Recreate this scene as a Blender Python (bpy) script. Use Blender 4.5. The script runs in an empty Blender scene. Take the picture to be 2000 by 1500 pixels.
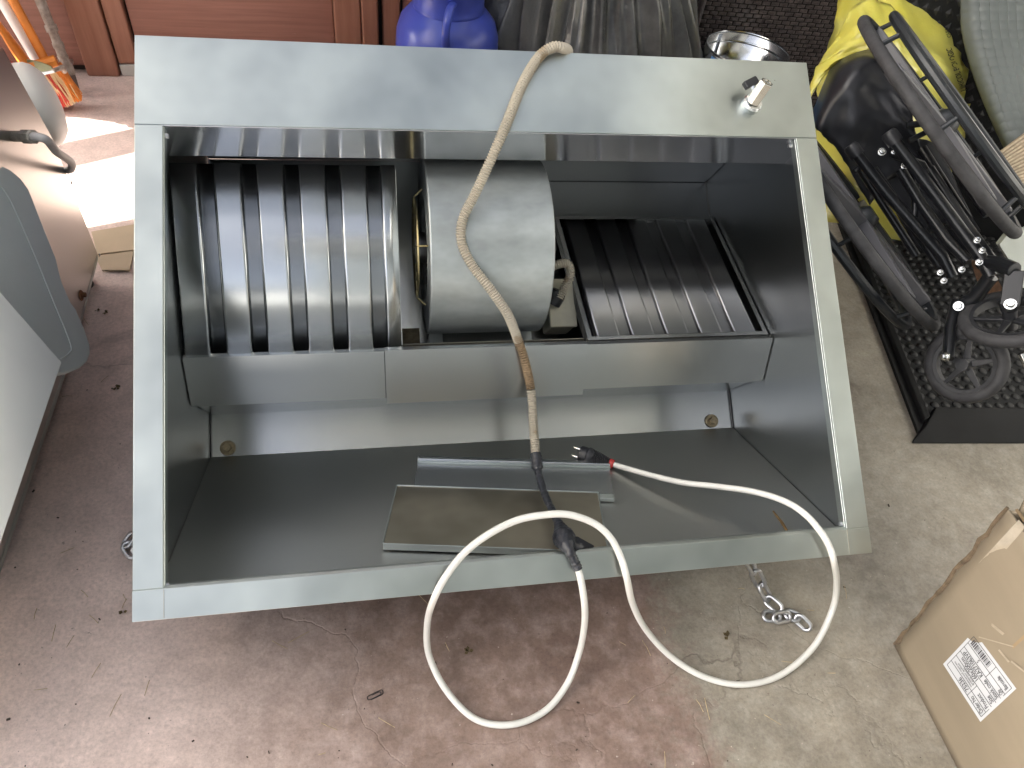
import bpy, bmesh, math, random
from mathutils import Vector as V, Matrix as M
random.seed(7)
S = bpy.context.scene
COL = S.collection

# ------------------------------------------------------------------ camera, sky, sun
F = 1419.4                                    # focal length in pixels of the 2000 px wide photograph
CAM = V((0, 0, 1.40))
RIGHT = V((0.98274397, -0.14998006, 0.10826021))
UPV = V((0.04223079, 0.75175000, 0.65809459))
FWD = V((0.18008568, 0.64216658, -0.74511155))
cd = bpy.data.cameras.new('camera'); cam = bpy.data.objects.new('camera', cd); COL.objects.link(cam)
cd.sensor_width = 36; cd.lens = F / 2000 * 36; cd.clip_start = .02; cd.clip_end = 500
cam.matrix_world = M((( RIGHT.x, UPV.x, -FWD.x, CAM.x), (RIGHT.y, UPV.y, -FWD.y, CAM.y), (RIGHT.z, UPV.z, -FWD.z, CAM.z), (0, 0, 0, 1)))
S.camera = cam

SUN_DIR = V((.80, -.12, -.45)).normalized()    # the way the light travels
w = bpy.data.worlds.new('World'); S.world = w; w.use_nodes = True
nt = w.node_tree; bg = nt.nodes['Background']
sky = nt.nodes.new('ShaderNodeTexSky'); sky.sky_type = 'NISHITA'; sky.sun_disc = False
sky.sun_elevation = math.asin(-SUN_DIR.z); sky.sun_rotation = math.atan2(-SUN_DIR.x, -SUN_DIR.y)
sky.air_density = .6; sky.dust_density = 6.0; sky.ozone_density = .3
hs = nt.nodes.new('ShaderNodeHueSaturation'); hs.inputs['Saturation'].default_value = .45
nt.links.new(sky.outputs[0], hs.inputs['Color']); nt.links.new(hs.outputs[0], bg.inputs[0]); bg.inputs[1].default_value = .085
sl = bpy.data.lights.new('sun', 'SUN'); sl.energy = 5.0; sl.angle = math.radians(.5); sl.color = (1, .96, .89)
so = bpy.data.objects.new('sun', sl); COL.objects.link(so)
so.rotation_euler = SUN_DIR.to_track_quat('-Z', 'Y').to_euler()
S.view_settings.view_transform = 'Standard'; S.view_settings.look = 'None'
S.view_settings.exposure = 2.65; S.view_settings.gamma = 1
S.cycles.max_bounces = 10; S.cycles.diffuse_bounces = 5; S.cycles.glossy_bounces = 6
S.cycles.use_denoising = True; S.cycles.sample_clamp_indirect = 4; S.cycles.caustics_reflective = False

# ------------------------------------------------------------------ points
def ray(px, py): return RIGHT * ((px - 1000) / F) + UPV * (-(py - 750) / F) + FWD
def P(px, py, d): return CAM + ray(px, py) * d                     # at depth d metres along the view
def at(px, py, z=0):
    r = ray(px, py); return CAM + r * ((z - CAM.z) / r.z)
def onX(px, py, X):
    r = ray(px, py); return CAM + r * ((X - CAM.x) / r.x)
def onPl(px, py, p0, nrm):
    r = ray(px, py); return CAM + r * ((p0 - CAM).dot(nrm) / r.dot(nrm))
HX = V((1, 0, 0)); HY = V((0, .84177167, .53983373)); HN = V((0, .53983373, -.84177167))
HO = V((-.39652717, 1.38350409, .77926705))
HM = M(((HX.x, HY.x, -HN.x, HO.x), (HX.y, HY.y, -HN.y, HO.y), (HX.z, HY.z, -HN.z, HO.z), (0, 0, 0, 1)))
def hw(u, v, w): return HO + HX * u + HY * v + HN * w               # hood coordinates to world
def hp(px, py, w=0): return onPl(px, py, HO + HN * w, HN)

# ------------------------------------------------------------------ mesh builder
class MB:
    def __init__(s): s.v = []; s.f = []
    def add(s, vs, fs):
        b = len(s.v); s.v += [V(p) for p in vs]; s.f += [tuple(b + i for i in f) for f in fs]; return s
    def box(s, c, sx, sy, sz, X=V((1, 0, 0)), Y=V((0, 1, 0)), Z=V((0, 0, 1))):
        c = V(c); vs = [c + X * (sx * i) + Y * (sy * j) + Z * (sz * k) for k in (-.5, .5) for j in (-.5, .5) for i in (-.5, .5)]
        return s.add(vs, [(0, 2, 3, 1), (4, 5, 7, 6), (0, 1, 5, 4), (2, 6, 7, 3), (0, 4, 6, 2), (1, 3, 7, 5)])
    def bx(s, x0, x1, y0, y1, z0, z1): return s.box(((x0 + x1) / 2, (y0 + y1) / 2, (z0 + z1) / 2), x1 - x0, y1 - y0, z1 - z0)
    def prism(s, poly, ext):
        poly = [V(p) for p in poly]; ext = V(ext); n = len(poly)
        nr = V((0, 0, 0))
        for i in range(n): nr += (poly[i] - poly[0]).cross(poly[(i + 1) % n] - poly[0])
        if nr.dot(ext) > 0: poly.reverse()
        fs = [tuple(range(n)), tuple(range(2 * n - 1, n - 1, -1))] + [(j, i, n + i, n + j) for i, j in ((i, (i + 1) % n) for i in range(n))]
        return s.add(poly + [p + ext for p in poly], fs)
    def tube(s, path, r, seg=10, caps=True, closed=False, flat=1.0):
        path = [V(p) for p in path]; n = len(path); rs = r if isinstance(r, (list, tuple)) else [r] * n
        vs = []; fs = []; up = None
        for i, p in enumerate(path):
            a = path[(i + 1) % n] if (closed or i < n - 1) else p; b = path[i - 1] if (closed or i > 0) else p
            t = (a - b).normalized()
            if up is None:
                up = V((0, 0, 1)) if abs(t.z) < .9 else V((1, 0, 0))
            sd = t.cross(up)
            if sd.length < 1e-6: sd = t.orthogonal()
            sd.normalize(); up = sd.cross(t).normalized()
            for k in range(seg):
                a_ = 2 * math.pi * k / seg; vs.append(p + (sd * math.cos(a_) + up * math.sin(a_) * flat) * rs[i])
        for i in range(n if closed else n - 1):
            j = (i + 1) % n
            for k in range(seg):
                l = (k + 1) % seg; fs.append((i * seg + k, j * seg + k, j * seg + l, i * seg + l))
        if caps and not closed: fs += [tuple(range(seg)), tuple(range(n * seg - 1, (n - 1) * seg - 1, -1))]
        return s.add(vs, fs)
    def lathe(s, prof, c, ax=V((0, 0, 1)), seg=32, a0=0, a1=2 * math.pi):
        c = V(c); ax = V(ax).normalized(); x = ax.orthogonal().normalized(); y = ax.cross(x); n = len(prof); vs = []; fs = []
        full = abs(a1 - a0 - 2 * math.pi) < 1e-6; m = seg if full else seg + 1
        for k in range(m):
            a = a0 + (a1 - a0) * k / seg; d = x * math.cos(a) + y * math.sin(a)
            vs += [c + d * r + ax * h for r, h in prof]
        for k in range(seg):
            l = (k + 1) % m
            for i in range(n - 1): fs.append((k * n + i, l * n + i, l * n + i + 1, k * n + i + 1))
        return s.add(vs, fs)
    def grid(s, rows):
        n = len(rows[0]); vs = [p for r in rows for p in r]
        return s.add(vs, [(i * n + j, i * n + j + 1, (i + 1) * n + j + 1, (i + 1) * n + j) for i in range(len(rows) - 1) for j in range(n - 1)])
    def mesh(s, name, inv=None, smooth=35):
        me = bpy.data.meshes.new(name); me.from_pydata([inv @ p if inv else p for p in s.v], [], s.f); me.validate()
        bm = bmesh.new(); bm.from_mesh(me); bmesh.ops.remove_doubles(bm, verts=bm.verts, dist=2e-5)
        bmesh.ops.recalc_face_normals(bm, faces=bm.faces)
        if smooth:
            for f in bm.faces: f.smooth = True
            for e in bm.edges:
                if len(e.link_faces) == 2 and e.calc_face_angle(0) > math.radians(smooth): e.smooth = False
        bm.to_mesh(me); bm.free(); return me
    def build(s, name, mat, parent=None, local=False, smooth=35, bevel=0, solid=0, kind=None, label=None, sub=0):
        inv = None
        if parent and not local: inv = WM[parent].inverted()
        if not parent:
            xs = [p.x for p in s.v]; ys = [p.y for p in s.v]; zs = [p.z for p in s.v]
            base = V(((min(xs) + max(xs)) / 2, (min(ys) + max(ys)) / 2, min(zs))); inv = M.Translation(-base)
        me = s.mesh(name, inv, smooth)
        o = bpy.data.objects.new(name, me); COL.objects.link(o)
        for m_ in (mat if isinstance(mat, list) else [mat]): me.materials.append(m_)
        if parent: o.parent = parent; WM[o] = WM[parent]
        else: o.location = base; WM[o] = M.Translation(base)
        if solid: md = o.modifiers.new('thickness', 'SOLIDIFY'); md.thickness = solid; md.offset = 0
        if bevel: md = o.modifiers.new('bevel', 'BEVEL'); md.width = bevel; md.segments = 2; md.limit_method = 'ANGLE'; md.angle_limit = math.radians(40); md.harden_normals = True
        if sub: md = o.modifiers.new('sub', 'SUBSURF'); md.levels = sub; md.render_levels = sub
        if kind: o['kind'] = kind
        if label: o['label'] = label
        return o
WM = {}
def thing(name, label, cat, loc=(0, 0, 0), group=None, mat=None):
    o = bpy.data.objects.new(name, None); COL.objects.link(o); o.empty_display_size = .05
    m = mat or M.Translation(V(loc)); o.matrix_world = m; WM[o] = m
    o['label'] = label; o['category'] = cat
    if group: o['group'] = group
    return o
def tag(o, label, cat, group=None):
    o['label'] = label; o['category'] = cat
    if group: o['group'] = group
    return o
def spl(pts, n=12):
    pts = [V(p) for p in pts]; out = []
    q = [pts[0] * 2 - pts[1]] + pts + [pts[-1] * 2 - pts[-2]]
    for i in range(1, len(q) - 2):
        a, b, c, d = q[i - 1:i + 3]
        for k in range(n):
            t = k / n; out.append(.5 * ((2 * b) + (c - a) * t + (2 * a - 5 * b + 4 * c - d) * t * t + (3 * b - a - 3 * c + d) * t ** 3))
    return out + [pts[-1]]
def resample(path, step):
    out = [path[0]]; acc = 0
    for a, b in zip(path, path[1:]):
        L = (b - a).length
        while L > 0 and acc + L >= step:
            t = (step - acc) / L; a = a.lerp(b, t); out.append(a); L = (b - a).length; acc = 0
        acc += L
    return out

# ------------------------------------------------------------------ materials
def mat(name, col, rough=.5, metal=0, spec=.5, var=0, vscale=8, bump=0, bscale=60, col2=None, rvar=0, trans=0, stretch=(1, 1, 1), alpha=1, aniso=None, speck=None, sheen=0, coat=0, emit=None, subs=0, dt=5):
    m = bpy.data.materials.new(name); m.use_nodes = True; t = m.node_tree; N = t.nodes; L = t.links.new
    b = N['Principled BSDF']; b.inputs['Roughness'].default_value = rough; b.inputs['Metallic'].default_value = metal
    b.inputs['Specular IOR Level'].default_value = spec; b.inputs['Base Color'].default_value = (*col, 1)
    if trans: b.inputs['Transmission Weight'].default_value = trans
    if alpha < 1: b.inputs['Alpha'].default_value = alpha
    if coat: b.inputs['Coat Weight'].default_value = coat
    if subs: b.inputs['Subsurface Weight'].default_value = subs; b.inputs['Subsurface Radius'].default_value = (.05, .05, .05)
    tc = N.new('ShaderNodeTexCoord'); mp = N.new('ShaderNodeMapping'); L(tc.outputs['Object'], mp.inputs[0]); mp.inputs['Scale'].default_value = stretch
    def noise(sc, det=dt, ro=.6):
        n = N.new('ShaderNodeTexNoise'); n.inputs['Scale'].default_value = sc; n.inputs['Detail'].default_value = det; n.inputs['Roughness'].default_value = ro
        L(mp.outputs[0], n.inputs['Vector']); return n
    c_out = None
    if var or col2:
        n = noise(vscale); r = N.new('ShaderNodeValToRGB'); L(n.outputs[0], r.inputs[0]); r.color_ramp.elements[0].position = .32; r.color_ramp.elements[1].position = .68
        c2 = col2 or tuple(min(1, c * (1 + var)) for c in col); c1 = col if col2 else tuple(c * (1 - var) for c in col)
        r.color_ramp.elements[0].color = (*c1, 1); r.color_ramp.elements[1].color = (*c2, 1); c_out = r.outputs[0]
    if speck:
        sc, cc, thr = speck; n = noise(sc, 3, .5); r = N.new('ShaderNodeMapRange'); L(n.outputs[0], r.inputs[0]); r.inputs[1].default_value = thr; r.inputs[2].default_value = thr + .06
        mx = N.new('ShaderNodeMix'); mx.data_type = 'RGBA'; L(r.outputs[0], mx.inputs[0])
        if c_out: L(c_out, mx.inputs[6])
        else: mx.inputs[6].default_value = (*col, 1)
        mx.inputs[7].default_value = (*cc, 1); c_out = mx.outputs[2]
    if c_out: L(c_out, b.inputs['Base Color'])
    if rvar:
        n = noise(vscale * .7 + 1.3, 4); r = N.new('ShaderNodeMapRange'); L(n.outputs[0], r.inputs[0]); r.inputs[1].default_value = .3; r.inputs[2].default_value = .7
        r.inputs[3].default_value = max(.02, rough - rvar); r.inputs[4].default_value = rough + rvar; L(r.outputs[0], b.inputs['Roughness'])
    if bump:
        n = noise(bscale, 4); bp = N.new('ShaderNodeBump'); bp.inputs['Strength'].default_value = bump; bp.inputs['Distance'].default_value = .004
        L(n.outputs[0], bp.inputs['Height']); L(bp.outputs[0], b.inputs['Normal'])
    if aniso:
        amt, axis = aniso; b.inputs['Anisotropic'].default_value = amt
        cx = N.new('ShaderNodeCombineXYZ')
        for i in range(3): cx.inputs[i].default_value = axis[i]
        L(cx.outputs[0], b.inputs['Tangent'])
    return m
steel_rim = mat('brushed_steel_face', (.49, .53, .51), .37, 1, var=.17, vscale=4.5, rvar=.08, aniso=(.5, tuple(HY)), dt=3, speck=(55, (.22, .19, .15), .76))
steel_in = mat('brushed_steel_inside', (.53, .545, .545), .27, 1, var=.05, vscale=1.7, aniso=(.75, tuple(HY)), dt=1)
steel_floor = mat('steel_slope', (.47, .475, .455), .36, 1, var=.08, vscale=2, rvar=.06, dt=1)
steel_lip = mat('glossy_steel_lip', (.58, .585, .60), .17, 1, var=.08, vscale=4, rvar=.05, aniso=(.7, tuple(HN)), dt=2)
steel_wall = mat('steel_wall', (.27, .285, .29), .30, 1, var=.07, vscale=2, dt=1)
steel_dirty = mat('greasy_steel', (.52, .49, .42), .34, 1, var=.16, vscale=7, rvar=.08, dt=2)
steel_baffle = mat('polished_baffle_steel', (.59, .615, .63), .22, 1, aniso=(.75, tuple(HY)), dt=1)
steel_mid = mat('shaded_greasy_baffle_steel', (.27, .285, .30), .26, 1, var=.12, vscale=5, dt=1)  # grease tone, darkened further for the shade behind the front baffles
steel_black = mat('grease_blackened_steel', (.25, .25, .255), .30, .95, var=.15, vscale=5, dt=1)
galv = mat('galvanised_steel', (.42, .455, .455), .54, .9, var=.17, vscale=10, rvar=.07, stretch=(1, 1.6, 1.6), dt=3)
zinc = mat('zinc_chain', (.55, .56, .58), .35, 1, var=.15, vscale=60)
chrome = mat('plated_brass', (.70, .71, .70), .22, 1, var=.08, vscale=40)
brass_in = mat('dirty_brass', (.30, .25, .14), .45, .8)
blackpl = mat('black_plastic', (.018, .019, .022), .42, var=.2, vscale=40)
conduit_m = mat('cream_corrugated_plastic', (.43, .39, .315), .5, var=.12, vscale=12, speck=(18, (.30, .24, .16), .60))
burnt_m = mat('scorched_corrugated_plastic', (.36, .26, .15), .55, vscale=26, col2=(.10, .065, .035), bump=.05)
tape_m = mat('black_tape', (.018, .02, .026), .30, var=.3, vscale=40, bump=.6, bscale=90)
cable_m = mat('white_cable', (.70, .70, .66), .42, var=.04, vscale=20, speck=(60, (.30, .27, .22), .76))
red_m = mat('red_rubber', (.42, .035, .03), .5)
cream_m = mat('cream_plastic', (.55, .52, .40), .45, var=.1, vscale=20)
rust_m = mat('rusty_iron', (.16, .075, .035), .85, .2, var=.4, vscale=60, bump=.3)

# floor: worn red paint on the left, bare beige concrete on the right
def floor_mat():
    m = bpy.data.materials.new('worn_painted_concrete'); m.use_nodes = True; t = m.node_tree; N = t.nodes; L = t.links.new; b = N['Principled BSDF']
    g = N.new('ShaderNodeNewGeometry'); pos = g.outputs['Position']
    def noise(sc, det=6, ro=.6, dist=0):
        n = N.new('ShaderNodeTexNoise'); n.inputs['Scale'].default_value = sc; n.inputs['Detail'].default_value = det; n.inputs['Roughness'].default_value = ro; n.inputs['Distortion'].default_value = dist; L(pos, n.inputs['Vector']); return n.outputs[0]
    def ramp(src, *st):
        r = N.new('ShaderNodeValToRGB'); L(src, r.inputs[0]); e = r.color_ramp.elements
        while len(e) < len(st): e.new(.5)
        for k, (p, c) in enumerate(st): e[k].position = p; e[k].color = (*c, 1) if isinstance(c, tuple) else (c, c, c, 1)
        return r.outputs[0]
    def mixc(fac, a, c, mode='MIX'):
        x = N.new('ShaderNodeMix'); x.data_type = 'RGBA'; x.blend_type = mode
        for s_, v_ in ((0, fac), (6, a), (7, c)):
            if isinstance(v_, tuple): x.inputs[s_].default_value = (*v_, 1)
            elif isinstance(v_, (int, float)): x.inputs[s_].default_value = v_
            else: L(v_, x.inputs[s_])
        return x.outputs[2]
    def math_(op, a, c, cl=False):
        x = N.new('ShaderNodeMath'); x.operation = op; x.use_clamp = cl
        for s_, v_ in ((0, a), (1, c)):
            if isinstance(v_, (int, float)): x.inputs[s_].default_value = v_
            else: L(v_, x.inputs[s_])
        return x.outputs[0]
    sep = N.new('ShaderNodeSeparateXYZ'); L(pos, sep.inputs[0])
    red = ramp(noise(3.2, 7), (.3, (.13, .085, .068)), (.5, (.185, .128, .103)), (.72, (.25, .185, .155)))
    red = mixc(ramp(noise(22, 5), (.45, 0), (.75, .55)), red, (.38, .30, .27))
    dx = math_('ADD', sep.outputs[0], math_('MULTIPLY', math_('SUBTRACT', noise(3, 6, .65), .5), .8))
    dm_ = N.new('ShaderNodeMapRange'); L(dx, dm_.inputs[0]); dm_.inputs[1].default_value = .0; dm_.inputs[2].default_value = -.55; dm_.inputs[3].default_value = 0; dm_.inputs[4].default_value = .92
    red = mixc(dm_.outputs[0], red, (.64, .515, .465))                                                  # paler to the left, the stronger light there put into the colour
    bare = ramp(noise(2.6, 7), (.3, (.15, .133, .105)), (.5, (.225, .202, .162)), (.7, (.31, .28, .225)))
    bare = mixc(ramp(noise(34, 6), (.42, 0), (.8, .6)), bare, (.33, .31, .265))
    # edge of the paint: x about .55 m, ragged
    e = math_('ADD', sep.outputs[0], math_('MULTIPLY', math_('SUBTRACT', noise(5, 6, .65), .5), .34))
    e = math_('ADD', e, math_('MULTIPLY', math_('SUBTRACT', noise(60, 4, .6), .5), .16))
    fac = N.new('ShaderNodeMapRange'); L(e, fac.inputs[0]); fac.inputs[1].default_value = .50; fac.inputs[2].default_value = .60
    c = mixc(fac.outputs[0], red, bare)
    c = mixc(ramp(noise(4.5, 5, .6, .6), (.58, 0), (.72, .55)), c, (.11, .085, .07))                 # grey stains
    c = mixc(ramp(noise(70, 2), (.72, 0), (.76, .5)), c, (.09, .07, .055))                            # specks
    c = mixc(ramp(noise(95, 2), (.71, 0), (.76, .6)), c, (.50, .44, .38))
    c = mixc(1.0, c, ramp(noise(130, 4, .75), (.25, .80), (.5, 1.08), (.75, 1.30)), 'MULTIPLY')
    c = mixc(1.0, c, ramp(noise(14, 6, .7), (.3, .90), (.7, 1.22)), 'MULTIPLY')
    vo = N.new('ShaderNodeTexVoronoi'); vo.feature = 'DISTANCE_TO_EDGE'; vo.inputs['Scale'].default_value = 1.15
    ad = N.new('ShaderNodeVectorMath'); ad.operation = 'ADD'; ns = N.new('ShaderNodeTexNoise'); ns.inputs['Scale'].default_value = 4; ns.inputs['Detail'].default_value = 6; L(pos, ns.inputs['Vector'])
    sc = N.new('ShaderNodeVectorMath'); sc.operation = 'SCALE'; sc.inputs['Scale'].default_value = .3; L(ns.outputs['Color'], sc.inputs[0]); L(pos, ad.inputs[0]); L(sc.outputs[0], ad.inputs[1]); L(ad.outputs[0], vo.inputs['Vector'])
    crack = ramp(vo.outputs['Distance'], (.0, .5), (.0028, 0))
    c = mixc(math_('MULTIPLY', crack, ramp(noise(1.7, 2), (.55, 0), (.62, 1))), c, (.09, .07, .055))   # hairline cracks
    L(c, b.inputs['Base Color'])
    L(ramp(noise(9, 4), (.3, .48), (.7, .78)), b.inputs['Roughness'])
    bp = N.new('ShaderNodeBump'); bp.inputs['Strength'].default_value = .35; bp.inputs['Distance'].default_value = .003
    L(math_('ADD', noise(55, 6), math_('MULTIPLY', crack, -1.5)), bp.inputs['Height']); L(bp.outputs[0], b.inputs['Normal'])
    return m
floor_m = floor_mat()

# ------------------------------------------------------------------ setting
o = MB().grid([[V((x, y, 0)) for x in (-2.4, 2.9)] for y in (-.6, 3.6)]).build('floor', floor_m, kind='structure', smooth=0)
drive_m = mat('driveway_gravel_concrete', (.32, .315, .30), .9, var=.2, vscale=2, bump=.2)
o = MB().grid([[V((x, y, -.004)) for x in (-60, 60)] for y in (-60, 60)]).build('ground', drive_m, kind='structure', smooth=0)
plaster = mat('rough_plaster', (.46, .46, .45), .9, var=.08, vscale=3, bump=.3)
ceil_m = mat('white_ceiling_paint', (.72, .73, .70), .9, var=.05, vscale=2)
tag(MB().bx(-2.4, 2.9, 2.80, 3.6, 2.6, 2.75).build('eave_roof', ceil_m), 'flat roof slab projecting over the wooden door and rattan box', 'roof')
tag(MB().bx(1.25, 2.9, .15, 2.795, 2.25, 2.35).build('shade_roof', ceil_m), 'unseen lower roof slab added to shade the wheelchair corner', 'roof')  # added out of view to keep sky light off the right corner
tag(MB().bx(-2.4, 2.9, 3.45, 3.6, -.003, 2.6).build('rear_wall', plaster), 'rough plastered wall behind the rattan box and bags', 'wall')
tag(MB().bx(2.75, 2.9, -.60, 3.45, -.003, 2.6).build('side_wall', plaster), 'rough plastered wall closing the garage beyond the grey mat', 'wall')
# left side: unseen wall shaped to block the sun, its opening lets the patch in
LX = -1.75
def back_to_wall(p):
    t = (LX - p.x) / SUN_DIR.x; return p + SUN_DIR * t
lw = MB()
lw.bx(LX - .12, LX, 3.1, 3.45, -.003, 3.3); lw.bx(LX - .12, LX, .27, 1.75, -.003, .75)
lw.bx(LX - .12, LX, 1.75, 3.1, .86, 3.3); lw.bx(LX - .12, LX, 1.75, 3.1, -.003, .12)
tag(lw.build('side_wall', plaster), 'unseen plastered wall left of the steel cabinet, shaped to block sun around an opening', 'wall')
wood_dark = mat('added_timber', (.2, .1, .06), .6)
fill_sheet = bpy.data.materials.new('fill_light_sheet'); fill_sheet.use_nodes = True; ft = fill_sheet.node_tree
ftr = ft.nodes.new('ShaderNodeBsdfTranslucent'); ftr.inputs[0].default_value = (.60, .58, .55, 1); ft.links.new(ftr.outputs[0], ft.nodes['Material Output'].inputs[0])
fs_ = thing('left_fill_screen', 'added translucent screen with posts, glowing with sunlight to brighten the left side', 'screen', (LX - .06, 1, .753))  # added out of view, passes diffused sun as fill from the left
MB().bx(LX - .065, LX - .06, .30, 1.745, .755, 3.3).build('fill_light_sheet', fill_sheet, fs_)
for y in (.275, 1.0, 1.72): MB().bx(LX - .055, LX - .01, y, y + .025, .753, 3.3).build('fill_screen_post', wood_dark, fs_)
wf = thing('sun_patch_boards', 'added boards in the left wall opening, cut to shape the sun patch', 'boards', (LX - .06, 2.4, .12))
for poly in ([(-1.7, 2.48), (-.2, 2.48), (-.2, 3.3), (-1.7, 3.3)], [(-1.5, 1.872), (-.2, 2.557), (-.2, 2.70), (-1.5, 2.05)], [(-1.7, 1.546), (-.2, 2.086), (-.2, 1.4), (-1.7, 1.4)]):
    MB().prism([back_to_wall(V((x, y, 0))) for x, y in poly], (-.02, 0, 0)).build('sun_mask_board', wood_dark, wf)  # added blockers, outlines traced back along the sun from the patch edges
slate_l = mat('porch_soffit_paint', (.40, .42, .42), .8, var=.05, vscale=2)
slate = mat('slate_grey_render', (.17, .19, .20), .8, var=.08, vscale=2)
hs_ = thing('house', 'slate grey rendered house behind the photographer facing the open yard', 'house', (.4, -4, 0))
MB().bx(-.35, 6, -8, -1.6, -.003, 3.3).build('wall', slate, hs_)
MB().bx(-.55, 6.3, -8.3, .10, 3.303, 3.46).build('porch_roof', slate_l, hs_, bevel=.01)
# wooden door / panelling at the back left
wood = mat('red_brown_wood', (.22, .09, .055), .48, col2=(.30, .135, .088), vscale=5, stretch=(9, 9, .7), bump=.06, bscale=8, speck=(60, (.50, .36, .28), .77))
woodp = mat('red_brown_panel_wood', (.20, .083, .058), .48, col2=(.27, .118, .088), vscale=5, stretch=(.6, 4, 16), bump=.16, bscale=7, speck=(60, (.55, .42, .34), .75))
gap_m = mat('dark_gap', (.03, .022, .018), .8)
sill_m = mat('grey_sill', (.45, .43, .40), .7)
WN = V((.035, -1, 0)).normalized(); WP = V((-.95, 2.78, 0)); WD = V((1, .035, 0)).normalized()
door = thing('wooden_door', 'red-brown wooden panelled door wall behind the steel hood', 'door', (-.6, 2.8, 0))
def wx(px, py=80): return (onPl(px, py, WP, WN) - WP).dot(WD)
def wbox(name, p0, p1, z0, z1, dep, mt, proud=0, bev=.003):
    a = wx(p0); c = wx(p1); pc = WP + WD * ((a + c) / 2) - WN * (dep / 2) + WN * proud
    return MB().box(pc + V((0, 0, (z0 + z1) / 2)), c - a, dep, z1 - z0, WD, -WN, V((0, 0, 1))).build(name, mt, door, bevel=bev)
HD = 1.9
wbox('backing', -330, 835, 0.0, HD, .03, gap_m, -.045, 0)
wbox('panel', -330, 148, 0.03, HD, .022, woodp, -.012)
wbox('stile', 150, 216, 0.0, HD, .05, wood, .012, .008)
wbox('stile', 219, 258, 0.045, HD, .045, wood, .004, .006)
wbox('panel', 263, 654, .03, HD, .022, woodp, -.014)
wbox('stile', 655, 707, 0.0, HD, .05, wood, .008, .008)
wbox('stile', 708, 740, 0.0, HD, .05, wood, .014, .008)
wbox('stile', 748, 783, 0.0, HD, .04, wood, -.012, .008)
wbox('panel', 788, 1010, .0, HD, .02, woodp, -.035)
wbox('sill', 219, 300, .001, .043, .05, sill_m, .006)
a = onPl(128, 119, WP, WN); MB().box(a + WN * .012, .05, .03, .012, WD, -WN).build('rail_bracket', zinc, door)

# ------------------------------------------------------------------ the hood
hood = thing('range_hood', 'large stainless steel kitchen extractor hood lying with its open underside up', 'extractor hood', mat=HM)
def HB(): return MB()
def hpoly(vw): return [V((0, v, -w_)) for v, w_ in vw]
def sheet(vw, u0, u1, th, name, mt, parent=None, bevel=.0012):
    # a folded sheet: profile polyline in (v, w), thickness th, from u0 to u1
    pts = [V((v, w_)) if False else (v, w_) for v, w_ in vw]; n = len(pts); left = []; right = []
    for i in range(n):
        a = pts[max(i - 1, 0)]; c = pts[min(i + 1, n - 1)]; d = math.hypot(c[0] - a[0], c[1] - a[1]); nx, ny = -(c[1] - a[1]) / d, (c[0] - a[0]) / d
        left.append((pts[i][0] + nx * th / 2, pts[i][1] + ny * th / 2)); right.append((pts[i][0] - nx * th / 2, pts[i][1] - ny * th / 2))
    mb = MB(); vs = []; m_ = n
    for u in (u0, u1): vs += [V((u, v, -w_)) for v, w_ in left + right]
    k = 2 * n; fs = []
    for i in range(n - 1):
        fs += [(i, i + 1, k + i + 1, k + i), (n + i + 1, n + i, k + n + i, k + n + i + 1)]
        fs += [(i, n + i, n + i + 1, i + 1), (k + i, k + i + 1, k + n + i + 1, k + n + i)]
    fs += [(0, k, k + n, n), (n - 1, n + n - 1, k + n + n - 1, k + n - 1)]
    return mb.add(vs, fs).build(name, mt, parent or hood, local=True, bevel=bevel)
def hbox(u0, u1, v0, v1, w0, w1): return MB().bx(u0, u1, v0, v1, -w1, -w0)
W, Ht = 1.30, 1.0
# side walls: closed trapezoid plates
side = [(-.003, .004), (-.99, .004), (-.995, .03), (-.735, .475), (-.003, .475)]
for u in (0.001, W - .019):
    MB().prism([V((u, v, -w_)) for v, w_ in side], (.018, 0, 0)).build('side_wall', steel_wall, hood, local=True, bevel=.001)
sheet([(-.990, .016), (-.722, .458)], .020, W - .020, .004, 'slanted_front', steel_floor)
sheet([(-.724, .4605), (-.012, .4605)], .020, W - .020, .004, 'top_panel', steel_in)
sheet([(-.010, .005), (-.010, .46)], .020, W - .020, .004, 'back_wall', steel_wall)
# rim
sheet([(-.001, .045), (-.001, .001), (-.1665, .001)], .0, W, .003, 'channel_panel', steel_rim, bevel=.0012)
sheet([(-.1672, .0015), (-.178, .094), (-.168, .100)], .0, W, .003, 'channel_lip', steel_lip, bevel=.0012)
for s_ in (0, 1):
    u0, u1 = (0.0, .0465) if s_ == 0 else (W - .0465, W)
    ui = u1 if s_ == 0 else u0
    mb = hbox(u0, u1, -.9525, -.1685, -.001, .003)
    mb.add([V((ui - .0015, v, -w_)) for v, w_ in ((-.952, .003), (-.169, .003), (-.169, .02), (-.952, .02))] + [V((ui + .0015, v, -w_)) for v, w_ in ((-.952, .003), (-.169, .003), (-.169, .02), (-.952, .02))], [(0, 1, 2, 3), (7, 6, 5, 4), (0, 4, 5, 1), (1, 5, 6, 2), (2, 6, 7, 3), (3, 7, 4, 0)])
    mb.build('side_rim', steel_rim, hood, local=True, bevel=.0015)
sheet([(-.9500, .022), (-.9505, .004), (-.9540, .0), (-1.0, .0), (-1.0, .03)], .0, W, .003, 'bottom_rim', steel_rim, bevel=.001)
for u0, u1 in ((.0465, .0475), (W - .0475, W - .0465)):            # corner seams
    hbox(u0, u1, -.9985, -.9545, -.0021, 0).build('corner_seam', steel_dirty, hood, local=True)
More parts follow.
